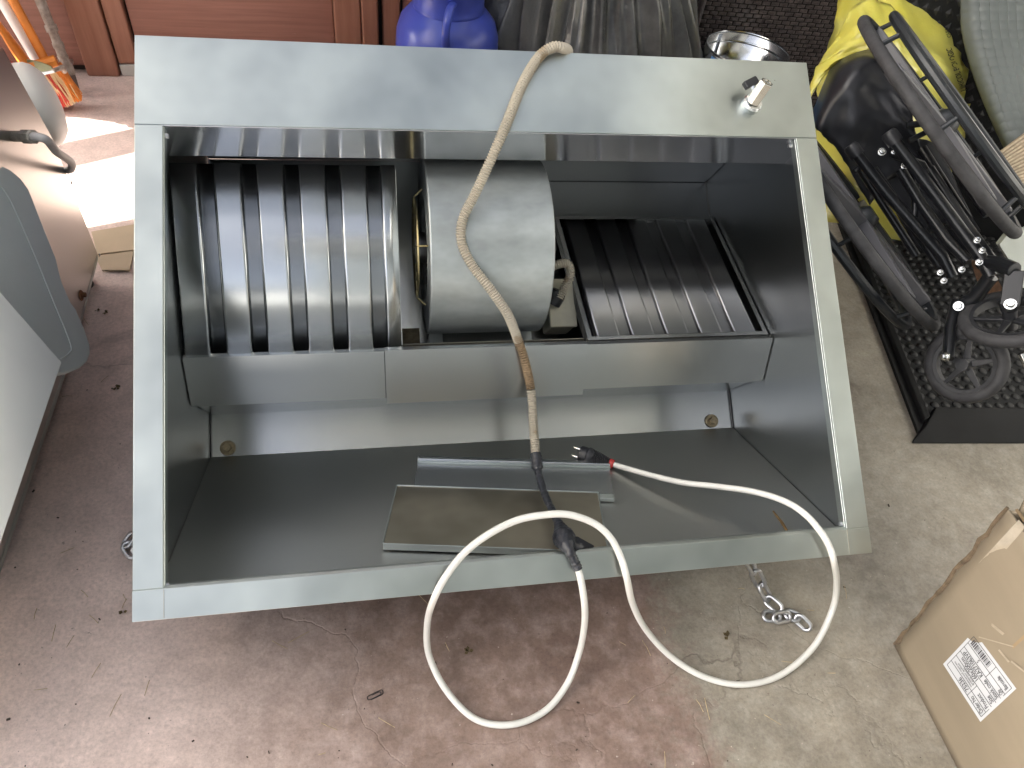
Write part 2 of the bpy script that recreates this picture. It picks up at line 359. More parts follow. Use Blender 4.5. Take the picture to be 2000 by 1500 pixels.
# grease tray: three front covers, trough behind them
def tray_piece(u0, u1, dv, name='tray_cover'):
    return sheet([(-.532, .226 - dv), (-.5385, .219 - dv), (-.6265 - dv * 1.5, .2845), (-.6215, .290)], u0, u1, .003, name, steel_in)
for u_ in (.4098, .8418): sheet([(-.5392, .2172), (-.6272, .2826)], u_, u_ + .0014, .003, 'tray_seam', blackpl)
tray_piece(.021, .4135, 0); tray_piece(.4115, .8415, .008); tray_piece(.8400, 1.279, 0)
sheet([(-.624, .2885), (-.572, .335), (-.515, .268)], .021, 1.279, .003, 'tray_trough', steel_dirty)
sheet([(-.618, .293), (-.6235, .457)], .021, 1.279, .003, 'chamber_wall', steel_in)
# bolts through the top panel
for px, py in ((445, 875), (1390, 822)):
    p = HM.inverted() @ hp(px, py, .456)
    b_ = MB().lathe([(0, .004), (.016, .004), (.017, .002), (.017, 0), (0, 0)], V((p.x, p.y, -.456)), V((0, 0, 1)), 24).lathe([(0, .013), (.009, .013), (.010, .011), (.010, .003)], V((p.x, p.y, -.456)), V((0, 0, 1)), 6)
    b_.build('bolt', mat('greasy_bolt', (.25, .21, .14), .4, .9, var=.3, vscale=80), hood, local=True, smooth=30)
hbox(.0195, .0212, -.722, -.62, .452, .4575).build('corner_seam', blackpl, hood, local=True)
hbox(1.2788, 1.2805, -.722, -.62, .452, .4575).build('corner_seam', blackpl, hood, local=True)
# duct collar under the top panel, the hood leans on it
MB().lathe([(.11, 0), (.11, .17)], V((.64, -.33, -.463)), V((0, .5398, -.8418)) if False else V((0, 0, -1)), 40).build('duct_collar', galv, hood, local=True, solid=.002)

# baffle filters
def filt(u0, u1, top, bot, mt, mtf, lab, npl, frame_w):
    # local filter frame: a along u, b from bottom to top, c towards the viewer
    A = V((1, 0, 0)); p0 = V((u0, bot[0], -bot[1])); p1 = V((u0, top[0], -top[1])); Bv = (p1 - p0); Ln = Bv.length; Bv = Bv / Ln; C = A.cross(Bv)
    Wd = u1 - u0
    def q(a, b, c): return p0 + A * a + Bv * b + C * c
    fr = MB(); cz = -.020 if npl > 5 else -.012; hz = .014 if npl > 5 else .026
    for a0_, a1_, b0_, b1_ in ((0, Wd, 0, frame_w), (0, Wd, Ln - frame_w, Ln), (0, frame_w, frame_w, Ln - frame_w), (Wd - frame_w, Wd, frame_w, Ln - frame_w)):
        fr.box(q((a0_ + a1_) / 2, (b0_ + b1_) / 2, cz), a1_ - a0_, b1_ - b0_, hz, A, Bv, C)
    f_ = fr.build('baffle_filter', mtf, hood, local=True, bevel=.0015, label=lab)
    def chan(a_c, wd, dep, ctop, sgn, ends):
        r_ = .0045; h = wd / 2; prof = [(-h - .003, ctop - sgn * dep)]
        for k in range(5): t = math.pi / 2 * k / 4; prof.append((-h + r_ - r_ * math.cos(t), ctop - sgn * (r_ - r_ * math.sin(t))))
        for k in range(5): t = math.pi / 2 * (1 - k / 4); prof.append((h - r_ + r_ * math.cos(t), ctop - sgn * (r_ - r_ * math.sin(t))))
        prof.insert(6, (-h + r_ + .0012, ctop)); prof.insert(7, (h - r_ - .0012, ctop))
        prof.append((h + .003, ctop - sgn * dep))
        prof = [(min(max(a_c + x, .001), Wd - .001), c) for x, c in prof]
        return MB().grid([[q(x, b, c) for x, c in prof] for b in ends])
    if npl > 5:
        per = Wd / 5.35; cs = [per * (.30 + i) for i in range(6)]; ends = (.0, Ln)
    else:
        per = (Wd - 2 * frame_w) / npl; cs = [frame_w + per * (.5 + i) for i in range(npl)]; ends = (frame_w * .9, Ln - frame_w * .9)
    for c_ in cs: chan(c_, per * .64, .013, -.002, 1, ends).build('baffle', mt, f_, local=True, smooth=50, solid=.001)
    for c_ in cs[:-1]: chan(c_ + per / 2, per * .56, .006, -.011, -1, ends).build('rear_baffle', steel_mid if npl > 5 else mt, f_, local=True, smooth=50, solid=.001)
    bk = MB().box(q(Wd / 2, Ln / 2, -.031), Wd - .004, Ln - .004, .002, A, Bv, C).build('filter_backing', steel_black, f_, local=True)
    return f_
filt(.024, .447, (-.184, .113), (-.535, .222), steel_baffle, steel_baffle, 'bright polished filter leaning up to the channel lip', 6, .008)
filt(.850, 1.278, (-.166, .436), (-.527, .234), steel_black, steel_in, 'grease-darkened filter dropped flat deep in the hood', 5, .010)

# fan
FC = V((.0, -.300, -.274)); FR = .188
U0, U1 = .506, .756
mb = MB(); rows = []
for k in range(65):
    a = 2 * math.pi * k / 64
    rows.append([FC + V((u, math.cos(a) * FR, math.sin(a) * FR)) for u in (U0, U0 + .004, U1 - .004, U1)])
fan = mb.grid(rows).build('fan_housing', galv, hood, local=True, solid=.002)
for u, inner in ((U0 + .003, .105), (U1 - .003, .07)):
    prof = [(inner, 0), (inner + .008, .004 if u > .6 else -.004), (inner + .016, 0), (FR - .001, 0)]
    MB().lathe(prof, FC + V((u, 0, 0)), V((1, 0, 0)), 48).build('end_plate', galv, fan, local=True)
rows = []
imp = MB()
for k in range(36):
    a = 2 * math.pi * k / 36; d = V((0, math.cos(a), math.sin(a)))
    imp.box(FC + V(((U0 + U1) / 2, 0, 0)) + d * .098, U1 - U0 - .02, .012, .001, V((1, 0, 0)), d, V((1, 0, 0)).cross(d))
imp.build('impeller', steel_black, fan, local=True)
gr = MB()
for rr in (.03, .05, .07, .09, .108):
    gr.tube([FC + V((U0 - .018, math.cos(2 * math.pi * k / 40) * rr, math.sin(2 * math.pi * k / 40) * rr)) for k in range(40)], .0018, 6, closed=True)
for k in range(4):
    a = math.pi / 2 * k + .3; gr.tube([FC + V((U0 - .018, 0, 0)), FC + V((U0 - .018, math.cos(a) * .108, math.sin(a) * .108)), FC + V((U0, math.cos(a) * .125, math.sin(a) * .125))], .0022, 6)
gr.build('wire_guard', mat('tarnished_brass_wire', (.45, .38, .2), .4, .9), fan, local=True)
MB().lathe([(0, .06), (.03, .06), (.034, .05), (.034, -.0)], FC + V((U0 - .02, 0, 0)), V((1, 0, 0)), 24).build('motor_hub', steel_black, fan, local=True)
mbx = thing_box = MB().box((.822, -.418, -.372), .062, .112, .085).build('junction_box', cream_m, fan, local=True, bevel=.006)
MB().box((.822, -.418, -.328), .066, .116, .012).build('lid', cream_m, mbx, local=True, bevel=.004)
hi_ = HM.inverted()
el = [hi_ @ hp(1062, 532, .26), hi_ @ hp(1085, 518, .25), hi_ @ hp(1108, 515, .255), hi_ @ hp(1114, 535, .27), hi_ @ hp(1102, 562, .29), hi_ @ hp(1092, 582, .30)]
def corrug(path, r, pitch=.0052, seg=12):
    pp = resample(path, pitch / 2); return MB().tube(pp, [r if i % 2 else r * .74 for i in range(len(pp))], seg)
corrug(spl(el, 10), .0105).build('conduit', conduit_m, fan, local=True, smooth=60)
MB().lathe([(.0, .012), (.016, .012), (.019, .0), (.018, -.022), (0, -.022)], hi_ @ hp(1088, 577, .31), V((.45, .8, .5)), 12).build('cable_gland', blackpl, fan, local=True)
for k, sgn in ((0, -1), (1, 1)):                                     # feet of the fan
    hbox(U0 + .01 + k * .21, U0 + .04 + k * .21, -.50, -.47, .38, .456).build('fan_foot', galv, fan, local=True)
# chamber bits seen between filters and fan
hbox(.452, .498, -.53, -.44, .450, .4575).build('bracket', mat('greasy_dust', (.34, .29, .19), .7, .2, var=.4, vscale=50), hood, local=True)
sheet([(-.012, .30), (-.06, .30), (-.06, .455)], .80, 1.279, .003, 'rear_ledge', steel_black)
for px, py in ((470, 316), (555, 320), (1140, 352), (1210, 350), (1290, 350)):
    p = hi_ @ hp(px, py, .13 if px < 800 else .29); MB().lathe([(0, .004), (.004, .003), (.005, 0)], V((p.x, -.186 if px < 800 else -.062, p.z)), V((0, -1, 0)), 10).build('rivet', steel_dirty, hood, local=True)
for px, py, w_ in ((333, 266, .012), (1542, 285, .02), (330, 1143, .012), (1638, 1024, .012)):
    p = hi_ @ hp(px, py, w_); MB().lathe([(0, .006), (.004, .005), (.0055, 0)], V((.0475 if px < 900 else W - .0475, p.y, p.z)), V((1 if px < 900 else -1, 0, 0)), 10).build('rivet', zinc, hood, local=True)
# drain valve
p = hi_ @ hp(1465, 206, 0); vz = V((p.x, p.y, .0005))
dv = MB().lathe([(0, .016), (.017, .016), (.0205, .012), (.021, .0), (0, 0)], vz, V((0, 0, 1)), 28).build('drain_valve', chrome, hood, local=True)
ax = (hi_ @ P(1497, 160, 1.235) - (vz + V((0, 0, .012)))).normalized()
tip = vz + V((0, 0, .012))
ln = (hi_ @ hp(1498, 160, -.052) - tip); L_ = ln.length; ax = ln / L_
MB().lathe([(.0145, 0), (.0145, L_ * .98), (.0135, L_), (.0105, L_), (.0100, L_ - .002), (.0095, L_ * .3), (0, L_ * .3)], tip, ax, 6).build('nozzle', chrome, dv, local=True, smooth=25)
MB().lathe([(.0098, L_ - .03), (.0098, L_ + .0005)], tip, ax, 20).build('bore', brass_in, dv, local=True)
hc = hi_ @ hp(1466, 162, -.030); hx = (hi_ @ hp(1480, 152, -.030) - hi_ @ hp(1450, 167, -.030)).normalized(); hz = V((0, 0, 1)); hy = hz.cross(hx)
MB().box(hc, .032, .016, .012, hx, hy, hz).build('valve_handle', blackpl, dv, local=True, bevel=.003)
st = tip + ax * .012
MB().tube([st, st.lerp(hc, .9)], .005, 10).build('valve_stem', chrome, dv, local=True)

# loose cover panels lying in the hood
SN = (HX.cross(HY * .268 + HN * .442)).normalized()
SP = hw(0, -.990, .016)
if SN.dot(CAM - SP) < 0: SN = -SN
def sp(px, py, h=0): return onPl(px, py, SP + SN * h, SN)
plate_brown = mat('stained_steel_plate', (.36, .325, .26), .40, 1, var=.16, vscale=9, rvar=.06, dt=2)
def cover(pts, h, lab, lip_edge, lipw, shm):
    q = [sp(*p, h) for p in pts]; c = sum(q, V()) / 4
    t = thing('cover_panel', lab, 'metal panel', c)
    MB().prism(q, SN * -.0015).build('sheet', shm, t, smooth=0)
    i, j = lip_edge; a, b_ = q[i], q[j]; e = (b_ - a).normalized(); inw = (c - a) - e * (c - a).dot(e); inw.normalize()
    if lipw > .012:
        MB().prism([a, b_, b_ + inw * lipw, a + inw * lipw], SN * .010).build('folded_edge', steel_baffle, t, bevel=.0015)
        MB().prism([a + inw * lipw, b_ + inw * lipw, b_ + inw * (lipw + .004), a + inw * (lipw + .004)], SN * .004).build('edge_hem', steel_rim, t, bevel=.0008)
    else:
        MB().prism([a, b_, b_ - inw * .002, a - inw * .002], SN * -.014).build('folded_edge', steel_rim, t, bevel=.0008)
    return t
ca = cover([(817, 897), (1190, 908), (1200, 975), (806, 962)], .006, 'thin grey steel cover panel with a bright folded edge, lying behind the other', (0, 1), .0145, steel_in)
q0 = sp(1171, 964, .012)
e1 = (sp(1199, 965, .012) - q0); e2 = (sp(1172, 973, .012) - q0)
MB().prism([q0, q0 + e1, q0 + e1 + e2, q0 + e2], SN * -.008).build('corner_tab', steel_rim, ca, bevel=.001)
cb = cover([(775, 948), (1168, 962), (1188, 1076), (748, 1060)], .019, 'larger stained cover panel lying in front near the lower rim', (3, 2), .004, plate_brown)
for i_, j_ in ((0, 1), (1, 2), (3, 0)):
    qa = [(775, 948), (1168, 962), (1188, 1076), (748, 1060)]; MB().tube([sp(*qa[i_], .0195), sp(*qa[j_], .0195)], .0016, 6).build('hem', steel_rim, cb)
# brown splinter
a, b_ = sp(1510, 998, .003), sp(1541, 1043, .003)
tag(MB().tube([a, a.lerp(b_, .5) + V((.002, 0, 0)), b_], [.0022, .0035, .003], 6, flat=.5).build('splinter', mat('brown_splinter', (.14, .085, .03), .7, var=.3, vscale=60)), 'thin brown wooden splinter lying in the lower right of the hood', 'splinter')

# ------------------------------------------------------------------ power cord
pc = thing('power_cord', 'long white power cord with cream corrugated conduit and black plug, draped across the hood', 'cable', hw(.6, -.9, 0))
cp = [hp(1116, 106) + HN * .16 + HY * .03, hp(1116, 106) + HN * .06 + HY * .014, hp(1113, 102) + HN * .012 + HY * .008, hp(1100, 94, -.010), hp(1080, 92, -.016), hp(1052, 112, -.013), hp(1020, 165, -.0125), hp(990, 240, -.013), hp(962, 305, .0), hp(928, 378, .045), hp(905, 425, .075), hp(901, 470, .090), hp(920, 515, .098), hp(958, 565, .110), hp(992, 615, .14), hp(1013, 668, .188), hp(1025, 705, .205), hp(1037, 762, .235), hp(1041, 820, .24), hp(1044, 860, .23), hp(1047, 898, .22)]
path = spl(cp, 14)
k1 = min(range(len(path)), key=lambda i: (path[i] - cp[15]).length); k2 = min(range(len(path)), key=lambda i: (path[i] - cp[17]).length)
corrug(path[:k1 + 1], .0105).build('conduit', conduit_m, pc, smooth=60)
corrug(path[k1:k2 + 1], .0105).build('scorched_conduit', burnt_m, pc, smooth=60, label='scorched brown stretch of the conduit')
corrug(path[k2:], .0105).build('conduit', conduit_m, pc, smooth=60)
tp = [cp[-1] + (cp[-2] - cp[-1]) * .3, hp(1050, 915, .21), hp(1057, 945, .18), hp(1068, 975, .14), hp(1083, 1005, .085), hp(1094, 1030, .05), hp(1102, 1052, .015), hp(1112, 1075, -.012), hp(1122, 1095, -.013), hp(1129, 1112, -.011)]
tpp = spl(tp, 10); R_ = []
for i in range(len(tpp)):
    t = i / (len(tpp) - 1); base = .0125 if t < .12 else .0075
    base += .012 * math.exp(-((t - .66) / .09) ** 2)
    if t > .8: base = max(base, .0085)
    R_.append(base * (1 + .13 * random.uniform(-1, 1)))
MB().tube(tpp, R_, 11).build('tape_wrap', tape_m, pc, smooth=70)
tq = [hp(1112, 1048, .0), hp(1128, 1048, .012), hp(1160, 1066, .018), hp(1156, 1079, .012), hp(1122, 1078, .0)]
MB().add(tq, [(0, 1, 2, 3, 4)]).build('tape_tail', tape_m, pc, solid=.001)
def fl(px, py, z=.0062): return at(px, py, z)
wc = [tp[-2], tp[-1], hp(1136, 1140, -.008), fl(1142, 1185, .20), fl(1141, 1225, .13), fl(1131, 1275, .06), fl(1108, 1335, .02), fl(1065, 1388, .008), fl(1000, 1415), fl(930, 1405), fl(873, 1350, .02), fl(838, 1280, .05), fl(835, 1215, .14), hp(850, 1164, -.008), hp(876, 1118, -.022), hp(912, 1075, -.024), hp(960, 1040, -.03), hp(1010, 1016, -.03), hp(1060, 1006, -.034), hp(1110, 1005, -.034), hp(1160, 1022, -.028), hp(1192, 1050, -.022), hp(1212, 1088, -.016), fl(1224, 1128, .255), fl(1236, 1180, .17), fl(1262, 1230, .09), fl(1310, 1282, .03), fl(1375, 1322, .008), fl(1450, 1337), fl(1525, 1318), fl(1590, 1262, .02), fl(1626, 1190, .06), fl(1634, 1140, .14), hp(1629, 1098, -.010), hp(1620, 1068, -.018), hp(1604, 1040, -.018), hp(1572, 1004, -.004), hp(1530, 978, .03), hp(1470, 960, .085), hp(1400, 950, .14), hp(1330, 942, .19), hp(1260, 925, .25), hp(1194, 906, .318)]
cpth = spl(wc, 10)
MB().tube(cpth[8:], .0062, 12).build('cable', cable_m, pc)
# plug
d = (wc[-1] - wc[-2]).normalized(); p0 = wc[-1] - d * .004; d = (sp(1112, 879, .022) - p0).normalized()
MB().lathe([(.0, -.002), (.0095, -.002), (.011, .0), (.011, .008), (0, .008)], p0, d, 20).build('strain_ring', red_m, pc)
pr = [(.0, .007), (.0095, .007)]
for k in range(9):
    r_ = .0105 + .0085 * (k / 9) ** .8; pr += [(r_ + .001, .010 + k * .0042), (r_ - .0006, .0125 + k * .0042)]
pr += [(.0195, .050), (.0205, .054), (.0205, .060), (.019, .062), (.019, .076), (.0175, .079), (0, .079)]
plug = MB().lathe(pr, p0, d, 28).build('plug', blackpl, pc, smooth=30)
sd = d.cross(SN).normalized()
for s_ in (-1, 1):
    c0 = p0 + d * .078 + (sd * .5 + SN * .8).normalized() * (.0095 * s_); MB().tube([c0, c0 + d * .017, c0 + d * .0185], [.0023, .0023, .0012], 10).build('pin', chrome, plug)

# ------------------------------------------------------------------ chains
def link_mb(c, d, nrm, L_=.052, Wd=.030, r=.0042):
    d = d.normalized(); s_ = nrm.cross(d).normalized(); hs = (L_ - Wd) / 2; rr = Wd / 2 - r; pts = []
    for k in range(9): a = -math.pi / 2 + math.pi * k / 8; pts.append(d * (hs + math.cos(a) * rr) + s_ * math.sin(a) * rr)
    for k in range(9): a = math.pi / 2 + math.pi * k / 8; pts.append(d * (-hs + math.cos(a) * rr) + s_ * math.sin(a) * rr)
    return MB().tube([c + p for p in pts], r, 8, closed=True)
ch = thing('steel_chain', 'galvanised steel chain hanging from the right side of the hood onto the concrete', 'chain', at(1500, 1170))
def lk(parent, p, q, z0, z1, roll):
    a = at(*p, z0); b_ = at(*q, z1); d_ = (b_ - a).normalized(); n0 = V((0, 0, 1)); s_ = d_.cross(n0).normalized(); n0 = s_.cross(d_)
    nrm = n0 * math.cos(roll) + s_ * math.sin(roll)
    link_mb((a + b_) / 2, d_, nrm, (b_ - a).length + .0115, .028).build('link', zinc, parent, smooth=80)
lk(ch, (1440, 1058), (1458, 1090), .17, .125, 1.4); lk(ch, (1456, 1086), (1474, 1116), .13, .085, .2)
lk(ch, (1474, 1116), (1487, 1144), .085, .04, 1.2); lk(ch, (1486, 1142), (1501, 1170), .042, .012, .15)
lk(ch, (1497, 1168), (1524, 1192), .016, .016, .75); lk(ch, (1492, 1203), (1522, 1204), .006, .008, .2)
lk(ch, (1512, 1208), (1542, 1203), .014, .014, .5); lk(ch, (1534, 1197), (1560, 1207), .007, .010, .15); lk(ch, (1556, 1204), (1580, 1228), .014, .008, 1.0)
ch2 = thing('steel_chain', 'short end of bright chain poking out left of the hood near its lower corner', 'chain', at(245, 1065))
lk(ch2, (262, 1042), (244, 1066), .02, .010, .3); lk(ch2, (245, 1062), (262, 1086), .012, .006, .2); lk(ch2, (262, 1078), (285, 1062), .012, .02, 1.0); lk(ch2, (268, 1038), (290, 1015), .02, .05, 1.2)

# ------------------------------------------------------------------ cardboard box, lower right
card = mat('cardboard', (.215, .178, .125), .85, var=.14, vscale=3, stretch=(1, .25, 1.6), bump=.3, bscale=14, speck=(7, (.20, .155, .10), .66))
card_e = mat('cardboard_edge', (.26, .19, .11), .9)
tapec = mat('clear_packing_tape', (.36, .31, .235), .15, var=.15, vscale=30, bump=.3, coat=.6)
paper = mat('white_label_paper', (.48, .50, .52), .7, var=.03)
ink = mat('black_ink', (.03, .03, .035), .8)
BX = 1.035
cbx = thing('cardboard_box', 'tall brown cardboard box with a printed white label and torn tape', 'box', (1.3, .2, 0))
tz = .438
def face_pt(y, z):                                                   # slightly bulging left face
    ty = (y + .25) / .69; tz_ = z / tz; return V((BX + .010 * math.sin(9 * y + 4 * z) * .3 - .022 * math.sin(math.pi * max(0, min(1, ty))) * math.sin(math.pi * max(0, min(1, tz_))), y + .06 * tz_ * max(0, ty) ** 2, z))
ny, nz = 26, 20
g0 = [[face_pt(-.25 + .69 * i / ny, .002 + tz * j / nz) for j in range(nz + 1)] for i in range(ny + 1)]
MB().grid(g0).build('left_panel', card, cbx, solid=.005)
fb = [face_pt(.44, .002 + tz * j / nz) for j in range(nz + 1)]
MB().grid([[p + V((0.003, -.004, 0)) for p in fb], [V((1.30, p.y - .01, p.z)) for p in fb], [V((1.62, p.y - .03, p.z)) for p in fb]]).build('rear_panel', card, cbx, solid=.005)
edge = MB(); random.seed(2); ev = [(p + V((random.uniform(-.004, .001), random.uniform(-.001, .006), 0))) for p in fb]
edge.tube(ev, [random.uniform(.0025, .0055) for _ in ev], 6).build('torn_edge', mat('torn_cardboard_edge', (.11, .08, .05), .95, var=.4, vscale=60), cbx)
MB().bx(1.615, 1.62, -.25, .40, .002, tz).build('right_panel', card, cbx)
MB().bx(1.04, 1.615, -.255, -.25, .002, tz).build('front_panel', card, cbx)
MB().bx(1.04, 1.615, -.245, .40, .003, .008).build('bottom_panel', card, cbx)
tpz = tz + .001
e0, e1_ = face_pt(.44, tz), face_pt(-.25, tz)
fp = MB().grid([[e0 + V((.012, 0, .004)), e1_ + V((.012, 0, .004))], [e0 + V((.055, -.02, -.035)), e1_ + V((.055, -.02, -.035))], [e0 + V((.075, -.03, -.12)), e1_ + V((.075, -.03, -.12))]])
fp.build('top_flap', card_e, cbx, solid=.005)
fp = MB().grid([[V((1.05, .495, tz)), V((1.6, .46, tz))], [V((1.09, .55, tz + .06)), V((1.6, .52, tz + .07))]]).build('top_flap', card, cbx, solid=.005)
def on_face(px, py, off=.004):
    p = onX(px, py, BX)
    for _ in range(4):
        f_ = face_pt(p.y, p.z); p = onX(px, py, f_.x - off)
    return p
def patch(px_pts, name, mt, off, n=5):
    a, b_, c, d_ = px_pts
    rows = []
    for i in range(n + 1):
        s_ = i / n; l = V((a[0] + (d_[0] - a[0]) * s_, a[1] + (d_[1] - a[1]) * s_)).to_2d() if False else (a[0] + (d_[0] - a[0]) * s_, a[1] + (d_[1] - a[1]) * s_); r = (b_[0] + (c[0] - b_[0]) * s_, b_[1] + (c[1] - b_[1]) * s_)
        rows.append([on_face(l[0] + (r[0] - l[0]) * j / n, l[1] + (r[1] - l[1]) * j / n, off) for j in range(n + 1)])
    return MB().grid(rows).build(name, mt, cbx, smooth=60)
LC = [(1915, 1410), (1842, 1297), (1902, 1233), (1985, 1345)]         # text top-left, top-right, bottom-right, bottom-left
lab = patch(LC, 'shipping_label', paper, .0042)
def lpt(s_, t_, off=.0050):                                          # s along the text, t down the rows
    a, b_, c, d_ = LC
    x = (a[0] * (1 - s_) + b_[0] * s_) * (1 - t_) + (d_[0] * (1 - s_) + c[0] * s_) * t_
    y = (a[1] * (1 - s_) + b_[1] * s_) * (1 - t_) + (d_[1] * (1 - s_) + c[1] * s_) * t_
    return on_face(x, y, off)
lines = MB()
def lrect(s0, s1, t0, t1): lines.add([lpt(s0, t0), lpt(s1, t0), lpt(s1, t1), lpt(s0, t1)], [(0, 1, 2, 3)])
for t_ in (.07, .20, .36, .49, .62, .74, .93): lrect(.05, .95, t_ - .006, t_ + .006)
for s_ in (.05, .42, .95): lrect(s_ - .004, s_ + .004, .07, .93)
x = .50
random.seed(3)
while x < .90:
    w_ = random.choice((.006, .006, .012, .018)); lrect(x, x + w_, .77, .895); x += w_ + random.choice((.007, .007, .013))
lines.build('printed_lines', ink, lab)
def text_mesh(txt, size=1.0):
    cu = bpy.data.curves.new('txt', 'FONT'); cu.body = txt; cu.size = size; cu.offset = .012; ob = bpy.data.objects.new('txt', cu); COL.objects.link(ob)
    dg = bpy.context.evaluated_depsgraph_get(); me = bpy.data.meshes.new_from_object(ob.evaluated_get(dg)); COL.objects.unlink(ob); bpy.data.objects.remove(ob)
    return [v.co.copy() for v in me.vertices], [tuple(p.vertices) for p in me.polygons]
tm = MB()
def ltext(txt, s0, s1, tb, h):
    vs, fs = text_mesh(txt); x1 = max(v.x for v in vs); y1 = .7
    tm.add([lpt(s0 + (s1 - s0) * v.x / x1, tb - h * v.y / y1, .0051) for v in vs], fs)
for txt, s1, tb in (('Order No', .36, .17), ('Product', .32, .315), ('Size', .20, .465), ('Stock code', .40, .595), ('Qty', .16, .72), ('Barcode', .30, .875)): ltext(txt, .08, s1, tb, .085)
ltext('75236', .46, .68, .175, .085); ltext('160x200cm', .46, .86, .47, .09); ltext('KA271063VP', .46, .90, .60, .09); ltext('5', .64, .67, .72, .075)
ltext('Waterproof mattress', .46, .90, .265, .035); ltext('protector quilted', .46, .84, .31, .035); ltext('Terry cotton', .46, .74, .35, .03)
tm.build('label_text', ink, lab, smooth=0)
patch([(1900, 1112), (1990, 1015), (2003, 1030), (1925, 1120)], 'tape_strip', tapec, .0045)
patch([(1880, 1345), (1990, 1232), (1994, 1236), (1884, 1350)] if False else [(1975, 1262), (2060, 1185), (2064, 1190), (1979, 1267)], 'score_line', card_e, .0040)
for pts in ([(1937, 1217), (1962, 1237), (1958, 1241), (1936, 1222)], [(1912, 1243), (1980, 1262), (1979, 1264), (1911, 1245)], [(1952, 1268), (1972, 1292), (1969, 1294), (1949, 1270)], [(1976, 1290), (2003, 1312), (2002, 1315), (1974, 1293)]):
    patch(pts, 'torn_tape', tapec, .006, 3)

# ------------------------------------------------------------------ paper clip, floor litter
c = at(733, 1358, .0012); pts = []
for (x, y) in ((-.004, -.010), (-.004, .011), (-.001, .0145), (.003, .0145), (.0045, .011), (.0045, -.011), (.002, -.0145), (-.001, -.0145), (-.0028, -.011), (-.0028, .007), (0, .0105), (.0028, .007), (.0028, -.006)): pts.append(c + (V((.94, .34, 0)) * y + V((-.34, .94, 0)) * x) * 1.0)
tag(MB().tube(spl(pts, 4), .0007, 6).build('paper_clip', mat('dark_wire', (.06, .06, .065), .4, .8)), 'small dark wire paper clip lying on the floor in front of the hood', 'paper clip')
random.seed(11)
lit = MB(); straw = MB()
for k in range(150):
    while True:
        px, py = random.uniform(-20, 2000), random.uniform(440, 1500)
        if 250 < px < 1720 and py < 1130: continue
        if px > 1640 and py < 900: continue
        if px < 200 and random.random() > .5 * 1.6: continue
        break
    if px > 700 and random.random() < .45: continue
    p = at(px, py, .002); r = .0004 + .0024 * random.random() ** 3; a = random.random() * 6.28
    lit.box(p, r * random.uniform(1.2, 3), r * random.uniform(.8, 1.5), r, V((math.cos(a), math.sin(a), .3)), V((-math.sin(a), math.cos(a), random.uniform(-.5, .5))))
lit.build('floor_grit', mat('dirt_crumbs', (.05, .036, .026), .9, var=.4, vscale=200), kind='stuff', smooth=0)
for k in range(38):
    px, py = random.choice(((random.uniform(60, 255), random.uniform(590, 1300)), (random.uniform(60, 900), random.uniform(1150, 1490)), (random.uniform(1200, 1700), random.uniform(1130, 1490))))
    p = at(px, py, .0022); a = random.random() * 6.28; l = random.uniform(.006, .022); d_ = V((math.cos(a), math.sin(a), 0))
    straw.tube([p - d_ * l, p + V((0, 0, .0015)) + d_.orthogonal() * .0006, p + d_ * l], .0006, 5)
straw.build('straw_bits', mat('dry_straw', (.42, .33, .19), .8, var=.3, vscale=100), kind='stuff')
lf = MB()
for px, py, s_ in ((228, 757, .010), (222, 760, .007), (1422, 1243, .012), (915, 1272, .010), (205, 610, .008), (190, 606, .007), (240, 1196, .008)):
    p = at(px, py, .004)
    for k in range(5):
        a = random.random() * 6.28; d_ = V((math.cos(a), math.sin(a), random.uniform(-.1, .4))); e_ = V((-math.sin(a), math.cos(a), .2))
        lf.add([p, p + d_ * s_ * .6 + e_ * s_ * .35, p + d_ * s_, p + d_ * s_ * .6 - e_ * s_ * .35], [(0, 1, 2, 3)])
lf.build('leaf_litter', mat('crumbled_leaves', (.12, .09, .04), .9, var=.6, vscale=90), kind='stuff')
#PART2
# ------------------------------------------------------------------ left: steel cabinet, white appliance, brooms
cab_m = mat('brushed_cabinet_steel', (.58, .56, .53), .30, 1, var=.06, vscale=2, dt=1)
CX = -.72
cabt = thing('steel_cabinet', 'low stainless steel cabinet with a cable gland on its side, at the left edge', 'cabinet', (-1.05, 1.3, 0))
top = onX(6, 92, CX); zt = top.z
cy1 = onX(205, 530, CX).y; zc = onX(205, 530, CX).z
prof = [(.75, .035), (1.40, .035), (cy1, .06), (cy1 + .006, .40), (top.y, zt), (.75, zt)]
MB().prism([V((CX, y, z)) for y, z in prof], (-.62, 0, 0)).build('body', cab_m, cabt, bevel=.003)
MB().prism([V((CX + .0015, y, z)) for y, z in ((.76, .036), (1.40, .036), (cy1 - .01, .062), (cy1 - .012, .072), (1.40, .047), (.76, .047))], (-.001, 0, 0)).build('bottom_seam', steel_rim, cabt)
for y in (.80, 1.62):
    for x in (CX - .04, CX - .58): MB().lathe([(0, .06), (.014, .06), (.014, .006), (.02, .004), (.02, 0), (0, 0)], V((x, y, .0)), V((0, 0, 1)), 16).build('foot', blackpl, cabt)
c = onX(22, 266, CX); gd = V((1, 0, 0)); c2 = P(100, 264, (onX(60, 266, CX + .03) - CAM).dot(FWD))
gl_a = onX(25, 266, CX); gl_dir = (onX(62, 267, CX + .055) - gl_a).normalized()
g = MB().tube([gl_a - gl_dir * .01, gl_a + gl_dir * .05], .011, 14).tube([gl_a + gl_dir * .045, gl_a + gl_dir * .048, gl_a + gl_dir * .080, gl_a + gl_dir * .083], [.0125, .0145, .0145, .0125], 8).build('cable_gland', mat('dull_brass', (.40, .38, .34), .5, .6, var=.3, vscale=60), cabt, smooth=30)
ge = gl_a + gl_dir * .075
